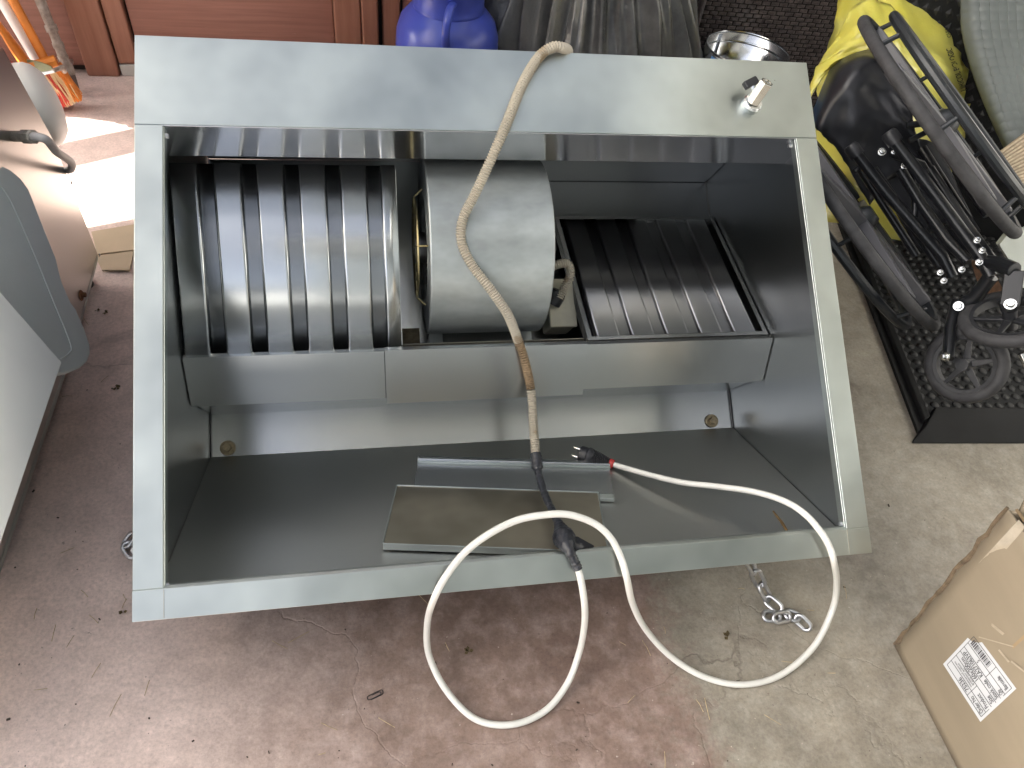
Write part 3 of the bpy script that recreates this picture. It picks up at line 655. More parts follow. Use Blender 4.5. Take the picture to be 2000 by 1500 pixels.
cb_pts = [ge, ge + gl_dir * .02, onX(92, 274, CX + .085), onX(110, 296, CX + .075), onX(128, 308, CX + .06), onX(140, 319, CX + .045), onX(139, 330, CX + .02), onX(132, 333, CX + .002)]
MB().tube(spl(cb_pts, 8), .0085, 12).build('supply_cable', mat('grey_cable', (.55, .53, .52), .5), cabt)
c = onX(158, 577, CX); MB().lathe([(.014, 0), (.013, .002), (.0, .002)], c, V((1, 0, 0)), 20).build('rust_hole', rust_m, cabt)
MB().lathe([(0, .012), (.006, .011), (.007, .0)], c + V((0, .002, 0)), V((1, 0, 0)), 6).build('rusty_bolt', rust_m, cabt)
c = onX(139, 357, CX); MB().lathe([(0, .003), (.004, .002), (.0045, 0)], c, V((1, 0, 0)), 12).build('rivet', steel_black, cabt)
c = onX(194, 498, CX); MB().lathe([(0, .003), (.004, .002), (.0045, 0)], c, V((1, 0, 0)), 12).build('rivet', steel_black, cabt)
# white appliance with grey moulded side trim
white_m = mat('white_enamel', (.80, .82, .81), .42, var=.03, vscale=3, speck=(70, (.5, .48, .44), .77))
greyp = mat('grey_moulded_plastic', (.52, .575, .57), .40, var=.05, vscale=6, bump=.05, bscale=90)
apl = thing('white_appliance', 'white enamel appliance panel with grey rounded plastic trim at the left edge', 'appliance', (-.75, .9, 0))
X1, X2 = -.58, -.636
AN = V((.90, 0, .436)); AP1 = V((X1, 1, .322)); AP2 = AP1 - AN * .05
wp = [onPl(-60, 500, AP1, AN), onPl(122, 708, AP1, AN), onPl(-60, 1246, AP1, AN)]
MB().prism([wp[0], wp[1], wp[2], V((wp[0].x, .35, wp[0].z))], AN * -.022).build('side_panel', white_m, apl, bevel=.003)
px_tr = [(-90, 270), (0, 320), (22, 331), (42, 348), (58, 369), (98, 470), (112, 505), (123, 550), (140, 590), (150, 603), (166, 640), (177, 673), (178, 690), (172, 706), (160, 717), (142, 725), (121, 729), (60, 720), (-40, 600), (-90, 500)]
q = [onPl(a, b_, AP2, AN) for a, b_ in px_tr]
tr = MB().prism(q, AN * -.026).build('side_trim', greyp, apl, bevel=.006)
cen = sum(q, V()) / len(q)
rib = spl([onPl(a, b_, AP2 + AN * .0005, AN) for a, b_ in ((-40, 330), (10, 374), (60, 480), (105, 590), (138, 672), (134, 690), (118, 702))], 6)
MB().tube(rib, .0016, 6).build('trim_rib', greyp, apl)
MB().prism([V((X2 - .10, .36, .12)), V((X2 - .06, .36, .28)), V((X2 - .20, .36, .56)), V((-1.15, .36, .56)), V((-1.15, .36, .12))], (0, .60, 0)).build('body', white_m, apl, bevel=.006)
for x in (-1.1, -.98):
    for y in (.42, .9): MB().lathe([(0, .122), (.02, .122), (.02, 0), (0, 0)], V((x, y, 0)), V((0, 0, 1)), 16).build('foot', blackpl, apl)
# brooms, painted pole, dustpan, white bowl
orange = mat('orange_plastic', (.60, .19, .025), .45, var=.15, vscale=20)
redb = mat('red_bristles', (.55, .06, .04), .6); paleb = mat('pale_bristles', (.62, .48, .28), .7)
whitep = mat('white_plastic', (.78, .77, .74), .4, var=.03)
olive = mat('olive_metal', (.20, .19, .11), .5, .5, var=.15, vscale=20)
dirtyp = mat('paint_spattered_pole', (.42, .36, .31), .8, col2=(.20, .15, .12), vscale=45, bump=.4)
D1 = 2.93
br = thing('broom', 'orange broom with red and straw coloured bristles standing in the left corner', 'broom', at(135, 205))
def Pz(px, py, d): return P(px, py, d)
h0, h1 = Pz(96, 132, 2.38), Pz(-45, -130, 2.18)
MB().tube([h0, h1], .014, 12).build('handle', orange, br)
hd = MB(); a, b_ = Pz(70, 152, 2.37), Pz(122, 138, 2.39); dn = (Pz(140, 205, 2.48) - Pz(100, 140, 2.38)).normalized()
hd.tube([a - dn * .03, b_ - dn * .03], .022, 10); hd.build('broom_head', orange, br)
random.seed(5)
for nm, mt, r0, r1 in (('bristles', redb, .0, .62), ('bristles', paleb, .35, .95), ('bristles', orange, .85, 1.0)):
    bb = MB()
    for k in range(170):
        t = random.uniform(r0, r1); p0 = a.lerp(b_, t) + V((0, random.uniform(-.02, .02), 0)) - dn * .02
        e = Pz(108 + 48 * t + random.uniform(-5, 5), 213 - 22 * t + random.uniform(-8, 6), 2.47 + random.uniform(-.03, .02)); bb.tube([p0, p0.lerp(e, .5) + V((random.uniform(-.006, .006), 0, 0)), e], .0019, 4)
    bb.build(nm, mt, br, kind='stuff')
fb_ = MB().tube([Pz(-8, 40, 2.26), Pz(28, 92, 2.31), Pz(70, 150, 2.37)], [.016, .030, .034], 10, flat=.4).build('side_bristles', orange, br)
tag(MB().tube([Pz(86, 137, 2.41), Pz(74, 118, 2.40), Pz(4, 0, 2.29), Pz(-60, -110, 2.2)], [.012, .019, .019, .019], 14).build('white_pole', whitep), 'thick white plastic pole leaning beside the orange broom', 'pole')
pole = thing('painted_pole', 'dirty paint-spattered pole with taped joints leaning on the wooden door', 'pole', at(152, 183))
pa, pb = Pz(151, 180, 2.53), Pz(58, -50, 2.36)
MB().tube([pa, pa.lerp(pb, .16)], [.010, .016], 12).build('pole_tip', mat('dark_pole_tip', (.12, .09, .08), .8), pole)
MB().tube([pa.lerp(pb, .15), pa.lerp(pb, .55), pb], [.0165, .0145, .019], 12).build('shaft', dirtyp, pole)
for t0, t1, r in ((.16, .24, .0195), (.39, .44, .018), (.53, .59, .0195), (.30, .33, .0175)): MB().tube([pa.lerp(pb, t0), pa.lerp(pb, t1)], r, 12).build('tape_band', dirtyp, pole)
dp = thing('dustpan_handle', 'olive metal dustpan handle in front of the broom head', 'dustpan', Pz(90, 140, 2.33))
q = [Pz(36, 113, 2.33), Pz(58, 116, 2.33), Pz(80, 121, 2.33), Pz(98, 128, 2.33), Pz(106, 136, 2.33), Pz(100, 140, 2.33), Pz(80, 142, 2.33), Pz(50, 138, 2.33), Pz(36, 127, 2.33)]
MB().prism(q, (0, .006, -.004)).build('bracket_plate', olive, dp, bevel=.002)
MB().prism([Pz(52, 146, 2.325), Pz(104, 137, 2.325), Pz(107, 142, 2.325), Pz(60, 153, 2.325)], (0, .03, -.01)).build('folded_strip', zinc, dp, bevel=.001)
MB().tube([Pz(104, 138, 2.325), Pz(122, 132, 2.36), Pz(126, 140, 2.38)], [.006, .009, .008], 8).build('knuckle', dirtyp, dp)
bw = thing('white_bowl', 'round white bowl with a red and black rim, propped on edge behind the cabinet', 'bowl', at(105, 262))
bc = Pz(74, 206, 1.80); bn = (V((.92, .28, .12))).normalized()
r_ = .100
MB().lathe([(r_, -.012), (r_ * .98, .008), (r_ * .9, .022), (r_ * .72, .036), (r_ * .4, .044), (0, .046)], bc, bn, 40).build('bowl_body', whitep, bw, solid=.003)
MB().lathe([(r_ + .004, -.022), (r_ + .005, -.012), (r_ - .002, -.012), (r_ - .003, -.022), (r_ + .004, -.022)], bc, bn, 40).build('rim', redb, bw)
MB().tube([bc + bn * -.028 + (bn.orthogonal().normalized() * math.cos(k * math.pi / 24) + bn.cross(bn.orthogonal().normalized()) * math.sin(k * math.pi / 24)) * (r_ + .002) for k in range(48)], .005, 8, closed=True).build('rim_bead', blackpl, bw)
# cardboard scraps between cabinet and hood
for pts, z, lab in (([(178, 452), (270, 436), (275, 486), (190, 496)], .012, 'pinkish scrap of cardboard lying flat between the cabinet and the hood'), ([(186, 500), (262, 489), (253, 527), (199, 527)], .009, 'smaller cream scrap of cardboard nearest the photographer, beside the cabinet foot')):
    tag(MB().prism([at(a, b_, z) for a, b_ in pts], (0, 0, -.005)).build('cardboard_scrap', mat('pale_cardboard', (.50, .40, .28), .85, var=.08, vscale=6), bevel=.0008), lab, 'cardboard', 'cardboard scraps on the floor')

# ------------------------------------------------------------------ back row
bluep = mat('blue_translucent_plastic', (.045, .07, .37), .28, var=.12, vscale=5, bump=.05, bscale=20, subs=.15)
bluel = mat('pale_lid', (.32, .34, .36), .5, var=.1)
KX, KY = .275, 2.47
keg = thing('blue_barrel', 'blue plastic barrel with a neck and loop handle in front of the wooden door', 'barrel', (KX, KY, 0))
KR = .172
kc = V((KX, KY, 0))
MB().lathe([(0, .002), (.15, .002), (KR * .97, .02), (KR, .05), (KR, .10), (KR - .004, .105), (KR - .004, .112), (KR, .117), (KR, .30), (KR - .003, .345), (KR - .016, .385), (KR - .040, .412), (KR - .056, .424), (.117, .432)], kc, seg=56).build('body', bluep, keg)
MB().lathe([(.117, .430), (.114, .440), (.116, .492), (.120, .498), (.108, .498), (.106, .45)], kc, seg=56).build('neck', bluep, keg)
ld = MB().lathe([(.0, .535), (.108, .535), (.116, .530), (.118, .505), (.0, .505)], kc, seg=56).build('lid', bluel, keg)
lg = MB()
for k in range(28):
    a = 2 * math.pi * k / 28; d_ = V((math.cos(a), math.sin(a), 0)); lg.box(kc + d_ * .119 + V((0, 0, .519)), .004, .010, .022, d_, V((-d_.y, d_.x, 0)))
for k in range(-4, 5):
    l = math.sqrt(max(0, .105 ** 2 - (k * .024) ** 2)); lg.bx(KX - l, KX + l, KY + k * .024 - .003, KY + k * .024 + .003, .5345, .540); lg.bx(KX + k * .024 - .003, KX + k * .024 + .003, KY - l, KY + l, .5345, .5395)
lg.build('lid_ribs', bluel, ld)
ha = [V((KX + .0, KY - .119, .480)), V((KX - .012, KY - .150, .478)), V((KX - .022, KY - .178, .455)), V((KX - .026, KY - .180, .41)), V((KX - .022, KY - .160, .365))]
MB().tube(spl(ha, 8), [.013] * 33, 10, flat=.6).build('loop_handle', bluep, keg)
# grey translucent sack
def sack(name, c, base, neck, h, seg, rings, lean, amp, seed, mt, pleats, top_scale=.35, sq=1.0):
    rnd = random.Random(seed); ph = [rnd.uniform(0, 6.28) for _ in range(8)]; rows = []
    for i in range(rings + 1):
        t = i / rings; z = h * t; wv = base * (1 - t) ** .8 + neck * t
        if t < .12: wv *= .75 + .25 * t / .12
        row = []
        for k in range(seg):
            a = 2 * math.pi * k / seg
            pl = amp * (t ** .7) * (math.sin(pleats * a + ph[0] + 2.0 * t) * .5 + math.sin((pleats * 1.63) * a // 1 * 0 + int(pleats * 1.6) * a + ph[1] - 3 * t) * .35 + math.sin(int(pleats * 2.7) * a + ph[2] + 5 * t) * .2)
            lump = .05 * math.sin(2 * a + ph[3] + 3 * t) + .05 * math.sin(3 * a + ph[4] - 5 * t) + .035 * math.sin(5 * a + 9 * t + ph[5]) + .02 * math.sin(9 * a - 14 * t + ph[6])
            r = wv * (1 + lump + pl); row.append(V((c[0] + lean[0] * t + math.cos(a) * r, c[1] + lean[1] * t + math.sin(a) * r * sq, c[2] + z + (0 if t < .1 else .012 * math.sin(4 * a + ph[7]))))) 
        row.append(row[0]); rows.append(row)
    return MB().grid(rows).build(name, mt, sub=1, smooth=80)
def plastic_film(name, col, tr, rough, bscale, bstr, dark=None):
    m = mat(name, col, rough, var=.25, vscale=6, bump=bstr, bscale=bscale, col2=dark); b = m.node_tree.nodes['Principled BSDF']; b.inputs['Coat Weight'].default_value = .3; b.inputs['Coat Roughness'].default_value = .12
    return m
gfilm = plastic_film('grey_plastic_film', (.035, .037, .04), 0, .25, 22, 1.0, dark=(.10, .10, .098))
tag(sack('refuse_sack', (.86, 2.50, .002), .50, .04, .98, 200, 46, (-.12, .14), .26, 4, gfilm, 23, sq=.55), 'grey see-through refuse sack with gathered pleats beside the blue barrel', 'sack')
wcn = thing('white_chair_back', 'rounded white plastic chair back edge between the grey sack and the rattan box', 'chair', (1.38, 2.80, 0))
q = [P(1276, -40, 2.85), P(1284, -5, 2.86), P(1290, 25, 2.87), P(1294, 38, 2.87), P(1298, 40, 2.87), P(1301, 34, 2.87), P(1302, 0, 2.86), P(1306, -40, 2.85)]
MB().prism(q, (.0, .02, 0)).build('backrest', whitep, wcn, bevel=.004)
lgp = q[3]; MB().tube([lgp + V((.004, .01, .01)), V((lgp.x + .01, lgp.y + .02, .0))], .012, 10).build('leg', whitep, wcn)
# rattan storage box
rat = mat('dark_rattan', (.075, .060, .056), .34, var=.35, vscale=30, bump=.1)
ratb = mat('rattan_backing', (.010, .008, .008), .7)
def woven(parent, o, ex, ez, nrm, wd, ht, cw, chh, name='weave', diag=False):
    mb = MB(); nc = int(wd / cw); nr = int(ht / chh); ns = 0
    for r in range(nr):
        for c_ in range(nc):
            off = (r % 2) * .5
            p = o + ex * ((c_ + off + .5) * cw) + ez * ((r + .5) * chh)
            if (c_ + off + .5) * cw > wd - cw * .3: continue
            a, b_ = ex * (cw * .44), ez * (chh * .40); k = nrm * .004
            mb.add([p - a - b_, p + a - b_, p + a + b_, p - a + b_, p - a * .55 - b_ * .7 + k, p + a * .55 - b_ * .7 + k, p + a * .55 + b_ * .7 + k, p - a * .55 + b_ * .7 + k], [(4, 5, 6, 7), (0, 1, 5, 4), (1, 2, 6, 5), (2, 3, 7, 6), (3, 0, 4, 7)])
    return mb.build(name, rat, parent, kind='stuff', smooth=0)
rb = thing('rattan_box', 'dark brown woven rattan storage box behind the galvanised ring', 'storage box', (1.95, 2.9, 0))
p0 = at(1345, 150); rx = (V((1, -.06, 0))).normalized(); ry = V((.06, 1, 0)).normalized(); p0 = V((1.215, 2.63, 0))
bw_, bd_, bh_ = 1.02, .55, .95
MB().box(p0 + rx * (bw_ / 2) + ry * (bd_ / 2) + V((0, 0, bh_ / 2 + .003)), bw_, bd_, bh_, rx, ry, V((0, 0, 1))).build('body', ratb, rb)
Zv = V((0, 0, 1))
woven(rb, p0 - ry * .001 + Zv * .01, rx, Zv, -ry, bw_, .60, .034, .0155)
woven(rb, p0 - ry * .001 + Zv * .625, rx, Zv, -ry, bw_, .30, .034, .0155)
woven(rb, p0 - rx * .001 + Zv * .01 + ry * bd_, -ry, Zv, -rx, bd_, .92, .020, .016)
MB().box(p0 + rx * (bw_ / 2) - ry * .006 + Zv * .617, bw_ + .01, .014, .016, rx, ry, Zv).build('trim_band', rat, rb, bevel=.003)
MB().tube([p0 + Zv * .003 - ry * .004 - rx * .004, p0 + Zv * bh_ - ry * .004 - rx * .004], .012, 10).build('corner_post', rat, rb)
# galvanised ring
sgalv = mat('bright_galvanised', (.62, .64, .66), .18, 1, var=.1, vscale=12, rvar=.06)
ringt = thing('duct_ring', 'short round galvanised duct ring with a blue film outside, standing behind the hood', 'duct', (1.36, 2.42, 0))
rc = P(1460, 96, 2.62); RR = .150
MB().lathe([(RR, 0.002), (RR, rc.z)], V((rc.x, rc.y, 0)), seg=64).build('duct_wall', sgalv, ringt, solid=.0015)
MB().tube([V((rc.x + math.cos(k * math.pi / 32) * RR, rc.y + math.sin(k * math.pi / 32) * RR, rc.z)) for k in range(64)], .003, 8, closed=True).build('rolled_rim', sgalv, ringt)
MB().tube([V((rc.x + math.cos(k * math.pi / 32) * (RR - .001), rc.y + math.sin(k * math.pi / 32) * (RR - .001), rc.z - .035)) for k in range(64)], .003, 8, closed=True).build('bead', sgalv, ringt)
MB().lathe([(RR + .002, .004), (RR + .002, rc.z - .012)], V((rc.x, rc.y, 0)), seg=40, a0=2.6, a1=6.4).build('blue_film', mat('blue_film', (.10, .26, .55), .3), ringt)
for k in (1.9, 4.2): MB().box(V((rc.x + math.cos(k) * (RR - .003), rc.y + math.sin(k) * (RR - .003), rc.z / 2)), .002, .012, rc.z * .95, V((math.cos(k), math.sin(k), 0)), V((-math.sin(k), math.cos(k), 0))).build('seam', sgalv, ringt)

# ------------------------------------------------------------------ right: rubber mat, wheelchair, yellow bag, grey mattress, doormat
rub = mat('black_rubber', (.008, .0085, .009), .62, spec=.2, var=.25, vscale=12, bump=.12, bscale=60, speck=(14, (.02, .019, .017), .72))
rub2 = mat('worn_rubber_studs', (.014, .0145, .015), .45, spec=.3, var=.4, vscale=8, speck=(10, (.035, .032, .028), .66))
mt_ = thing('rubber_mat', 'thick black studded rubber mat lying flat under the wheelchair', 'mat', at(1900, 800))
m0 = at(1776, 868); m1 = at(2000, 868); mx_ = (m1 - m0).normalized(); m2 = at(1664, 560); my_ = (m2 - m0); my_ = (my_).normalized()
def mp_(a, b_, z=0): return m0 + mx_ * a + my_ * b_ + V((0, 0, z))
ML, MW = 1.15, 1.35
MB().prism([mp_(.03, .03, .012), mp_(MW, .03, .012), mp_(MW, ML, .012), mp_(.03, ML, .012)], (0, 0, -.010)).build('base_sheet', rub, mt_)
# front border: a ramp; left border: narrow raised rim
MB().add([mp_(0, 0, .001), mp_(MW, 0, .001), mp_(.045, .040, .026), mp_(MW, .030, .026), mp_(.095, .105, .030), mp_(MW, .092, .030), mp_(.098, .112, .006), mp_(MW, .100, .006)], [(0, 1, 3, 2), (2, 3, 5, 4), (4, 5, 7, 6), (0, 2, 4, 6), (1, 7, 5, 3), (0, 6, 7, 1)]).build('front_ramp', rub, mt_, bevel=.004)
MB().prism([mp_(.048, .062, .002), mp_(.052, .062, .024), mp_(.070, .075, .026), mp_(.080, .080, .012)], my_ * (ML - .11)).build('side_rim', rub, mt_, bevel=.003)
stud = MB().lathe([(.0, .0045), (.0085, .0042), (.0115, .0025), (.0125, 0)], V((0, 0, 0)), seg=12).mesh('stud', None, 50); stud.materials.append(rub2)
rest = MB(); cnt = 0
sx_ = .0325
for j in range(30):
    for i in range(38):
        p = mp_(.075 + i * sx_ + (j % 2) * .0, .125 + j * sx_, .012)
        v = p - CAM; d_ = v.dot(FWD); px = 1000 + F * v.dot(RIGHT) / d_; py = 750 - F * v.dot(UPV) / d_
        if px > 2012 or cnt >= 290: rest.lathe([(.0, .0045), (.0085, .0042), (.0125, 0)], p, V((0, 0, 1)), 8); continue
        o = bpy.data.objects.new('stud', stud); COL.objects.link(o); o.parent = mt_; o.location = p - mt_.location; cnt += 1
rest.build('far_studs', rub2, mt_, kind='stuff', smooth=50)

def film(rows_px, name, seed, amp, parent, mt):
    rnd = random.Random(seed); n = max(len(r) for r in rows_px); G = []
    for r in rows_px: G.append(spl([P(*p) for p in r], 6))
    cols = list(zip(*G)); cols = [spl(list(c_), 6) for c_ in cols]; rows = [list(r) for r in zip(*cols)]
    ph = [rnd.uniform(0, 6.28) for _ in range(8)]
    out = []
    for i, r in enumerate(rows):
        o_ = []
        for j, p in enumerate(r):
            k = amp * (math.sin(.55 * j + .35 * i + ph[0]) + .8 * math.sin(.9 * i - .25 * j + ph[1]) + .6 * math.sin(1.3 * j - .8 * i + ph[2]) + .5 * math.sin(1.9 * i + .9 * j + ph[3]) + rnd.uniform(-.25, .25))
            o_.append(p - FWD * k)
        out.append(o_)
    return MB().grid(out).build(name, mt, parent, solid=.0008, smooth=60)
# wheelchair, folded and lying on its side
wchair = thing('wheelchair', 'folded black wheelchair lying on its side on the rubber mat', 'wheelchair', at(1800, 700))
tyre_m = mat('worn_grey_tyre', (.042, .042, .044), .62, spec=.3, var=.3, vscale=30, bump=.25, bscale=90)
rimw_m = mat('grey_wheel_spokes', (.11, .11, .12), .45)
frame_m = mat('black_gloss_frame', (.009, .010, .012), .28, spec=.4)
hand_m = mat('grey_black_handrim', (.014, .017, .020), .38)
fabric = mat('black_upholstery', (.013, .014, .018), .36, bump=.25, bscale=14)
def wheel(px, py, d, half, Nn, out, tag_):
    c = P(px, py, d); R = half * d / F
    vd = ray(px, py).normalized()
    e1 = (RIGHT * half_dir[0] + UPV * half_dir[1]); Nn = (e1.cross(vd) * 1.0 + vd * Nn).normalized()
    if Nn.z < 0: Nn = -Nn
    x = (e1 - Nn * e1.dot(Nn)).normalized(); y = Nn.cross(x)
    def cir(r, off, n=64): return [c + Nn * off + (x * math.cos(2 * math.pi * k / n) + y * math.sin(2 * math.pi * k / n)) * r for k in range(n)]
    wh = MB().tube(cir(R - .012, 0), .0132, 12, closed=True).build('wheel', tyre_m, wchair, smooth=60)
    MB().lathe([(R - .03, -.011), (R - .022, -.013), (R - .022, .013), (R - .03, .011), (R - .03, -.011)], c, Nn, 64).build('rim', hand_m, wh)
    for k in range(5):
        a = 2 * math.pi * k / 5 + .35; dr = x * math.cos(a) + y * math.sin(a); tn = Nn.cross(dr)
        MB().prism([c + dr * .035 - tn * .030 - Nn * .016, c + dr * (R - .028) - tn * .013 - Nn * .016, c + dr * (R - .028) + tn * .013 - Nn * .016, c + dr * .035 + tn * .030 - Nn * .016], Nn * .032).build('spoke', rimw_m, wh, bevel=.003)
    MB().lathe([(0, .035), (.02, .035), (.03, .02), (.034, -.02), (0, -.02)], c, Nn, 20).build('hub', hand_m, wh)
    hr = MB().tube(cir(R - .045, .050 * out), .0108, 10, closed=True).build('handrim', hand_m, wchair)
    for k in range(7):
        a = 2 * math.pi * k / 7 + .2; dr = x * math.cos(a) + y * math.sin(a); MB().tube([c + dr * (R - .03), c + dr * (R - .045) + Nn * .052 * out], .0055, 8).build('handrim_post', hand_m, hr)
    return c, Nn, R
half_dir = (.58, -.81)
wheel(1836, 246, 1.66, 262, -.045, 1, 0)
wheel(1682, 432, 1.80, 252, -.075, -1, 1)
def rod(pts, r, name, mt, parent=None, seg=12): return MB().tube([P(*p) for p in pts], r, seg).build(name, mt, parent or wchair)
rod([(1737, 262, 1.67), (1830, 385, 1.66), (1915, 500, 1.63), (1935, 540, 1.62)], .0132, 'frame_tube', frame_m)
rod([(1663, 288, 1.76), (1730, 375, 1.76), (1800, 455, 1.74), (1840, 500, 1.73), (1860, 540, 1.73)], .0128, 'frame_tube', frame_m)
rod([(1765, 300, 1.74), (1790, 350, 1.74), (1786, 425, 1.75)], .008, 'brace_rod', frame_m); rod([(1758, 330, 1.74), (1800, 400, 1.74), (1850, 470, 1.70), (1890, 510, 1.68)], .012, 'cross_tube', frame_m)
rod([(1790, 210, 1.78), (1850, 300, 1.76), (1930, 420, 1.70)], .011, 'armrest_tube', frame_m); rod([(1680, 330, 1.84), (1745, 430, 1.83), (1790, 500, 1.82)], .010, 'armrest_tube', frame_m)
rod([(1800, 290, 1.80), (1870, 400, 1.76), (1905, 455, 1.72)], .012, 'cross_tube', frame_m)
rod([(1770, 245, 1.68), (1812, 240, 1.67)], .0075, 'axle', frame_m); rod([(1776, 275, 1.68), (1825, 250, 1.67)], .0065, 'axle', frame_m)
rod([(1668, 335, 1.77), (1690, 318, 1.77)], .0065, 'axle', frame_m)
for p in ((1737, 262, 1.67), (1663, 288, 1.76)):
    c = P(*p); dr = (P(p[0] + 60, p[1] + 80, p[2]) - c).normalized(); MB().lathe([(0, -.008), (.014, -.007), (.018, .0), (.0175, .025)], c, dr, 20).build('end_cap', blackpl, wchair)
sc_px = [[(1588, 215, 1.95), (1625, 130, 1.95), (1680, 100, 1.93), (1738, 98, 1.90)],
       [(1592, 250, 1.86), (1640, 150, 1.82), (1700, 120, 1.80), (1760, 150, 1.79)],
       [(1615, 270, 1.86), (1662, 190, 1.80), (1718, 170, 1.79), (1775, 210, 1.78)],
       [(1640, 300, 1.86), (1688, 250, 1.82), (1738, 232, 1.80), (1790, 255, 1.79)],
       [(1665, 345, 1.88), (1710, 290, 1.85), (1760, 285, 1.83), (1805, 310, 1.81)],
       [(1700, 400, 1.90), (1740, 350, 1.88), (1790, 350, 1.86), (1830, 380, 1.83)]]
film([[tuple(x) for x in r] for r in sc_px], 'seat_fabric', 31, .003, wchair, fabric)
MB().grid([[P(1690, 300, 1.90), P(1760, 270, 1.88), P(1830, 260, 1.86)], [P(1720, 370, 1.92), P(1790, 350, 1.89), P(1868, 350, 1.85)], [P(1760, 440, 1.93), P(1830, 425, 1.90), P(1905, 430, 1.83)], [P(1800, 510, 1.93), P(1868, 500, 1.90), P(1940, 500, 1.80)]]).build('backrest_fabric', fabric, wchair, solid=.012, sub=2, smooth=80)
rod([(1705, 330, 1.80), (1775, 430, 1.79), (1835, 520, 1.78)], .011, 'frame_tube', frame_m); rod([(1815, 330, 1.72), (1880, 430, 1.69), (1945, 520, 1.66)], .012, 'frame_tube', frame_m); rod([(1740, 300, 1.70), (1800, 320, 1.72), (1850, 400, 1.72)], .009, 'folding_arm', frame_m); rod([(1800, 455, 1.76), (1850, 440, 1.75), (1900, 445, 1.73)], .009, 'folding_arm', frame_m)
rod([(1664, 185, 1.84), (1690, 120, 1.84), (1725, 108, 1.84)], .004, 'fabric_piping', mat('grey_piping', (.12, .12, .12), .5))
# chrome bolts
def bolt_at(p, n, r, parent=None):
    c = P(*p); MB().lathe([(0, .014), (r * .8, .013), (r, .010), (r, .004), (r * 1.35, .004), (r * 1.35, 0), (0, 0)], c, n, 12).build('bolt', chrome, parent or wchair)
for p in ((1722, 297, 1.70), (1746, 296, 1.69), (1908, 470, 1.62), (1918, 490, 1.62), (1878, 527, 1.66), (1836, 533, 1.70), (1843, 549, 1.71), (1912, 513, 1.61), (1765, 325, 1.72)):
    bolt_at(p, (CAM - P(*p)).normalized() + V((.3, .3, 0)), .0055 if p[0] != 1722 else .007)
# castors
def castor(c, n, R, fork):
    n = n.normalized()
    x = n.orthogonal().normalized(); y = n.cross(x)
    w_ = MB().tube([c + (x * math.cos(2 * math.pi * k / 40) + y * math.sin(2 * math.pi * k / 40)) * (R - .013) for k in range(40)], .0145, 12, closed=True).build('castor_wheel', tyre_m, wchair, smooth=60)
    MB().lathe([(R - .030, -.011), (R - .022, -.012), (R - .022, .012), (R - .030, .011), (R - .030, -.011)], c, n, 40).build('rim', blackpl, w_)
    for k in range(5):
        a = 2 * math.pi * k / 5 + .5; dr = x * math.cos(a) + y * math.sin(a); tn = n.cross(dr)
        MB().prism([c + dr * .012 - tn * .008 - n * .004, c + dr * (R - .026) - tn * .004 - n * .004, c + dr * (R - .026) + tn * .004 - n * .004, c + dr * .012 + tn * .008 - n * .004], n * .008).build('spoke', blackpl, w_, bevel=.0015)
    MB().lathe([(0, .024), (.014, .024), (.016, -.024), (0, -.024)], c, n, 16).build('hub', blackpl, w_)
    return w_
c1 = P(1972, 622, 1.60); n1 = (CAM - c1).normalized() * .52 + V((-.05, .55, .62))
w1 = castor(c1, n1, .098, None); n1 = n1.normalized()
fk = MB()
t0 = P(1972, 596, 1.555); t1 = P(1982, 528, 1.56)
up_ = (t1 - t0); sd_ = up_.cross(CAM - t0).normalized()
fk.prism([t0 - sd_ * .018, t0 + sd_ * .018, t1 + sd_ * .018, t1 - sd_ * .018], (CAM - t0).normalized() * -.008)
fk.tube([t1, P(1950, 515, 1.60), P(1915, 512, 1.64)], .017, 10)
fk.build('castor_fork', frame_m, wchair, bevel=.002)
bolt_at((1973, 595, 1.548), (CAM - t0).normalized() + V((0, .2, .3)), .009)
c2 = P(1886, 712, 1.66); n2 = RIGHT * -.78 - UPV * .05 - FWD * .62
castor(c2, n2, .088, None)
rod([(1868, 590, 1.69), (1856, 640, 1.66), (1852, 700, 1.63)], .012, 'castor_fork', frame_m); rod([(1935, 540, 1.62), (1905, 580, 1.66), (1868, 600, 1.69)], .016, 'castor_stem', frame_m)
bolt_at((1872, 598, 1.66), (CAM - c2).normalized(), .008); bolt_at((1850, 697, 1.61), -RIGHT, .008)
rod([(1995, 690, 1.62), (2012, 725, 1.62)], .008, 'axle_pin', chrome)
# white cover with a hole, right edge
q = [P(1952, 478, 1.75), P(1968, 458, 1.76), P(2060, 430, 1.78), P(2060, 580, 1.72), P(1992, 560, 1.72), P(1985, 530, 1.73)]
tag(MB().prism(q, (.01, .02, -.01)).build('white_cover', mat('off_white_plastic', (.46, .49, .45), .5)), 'off-white plastic plate at the right edge behind the upper castor', 'plate')

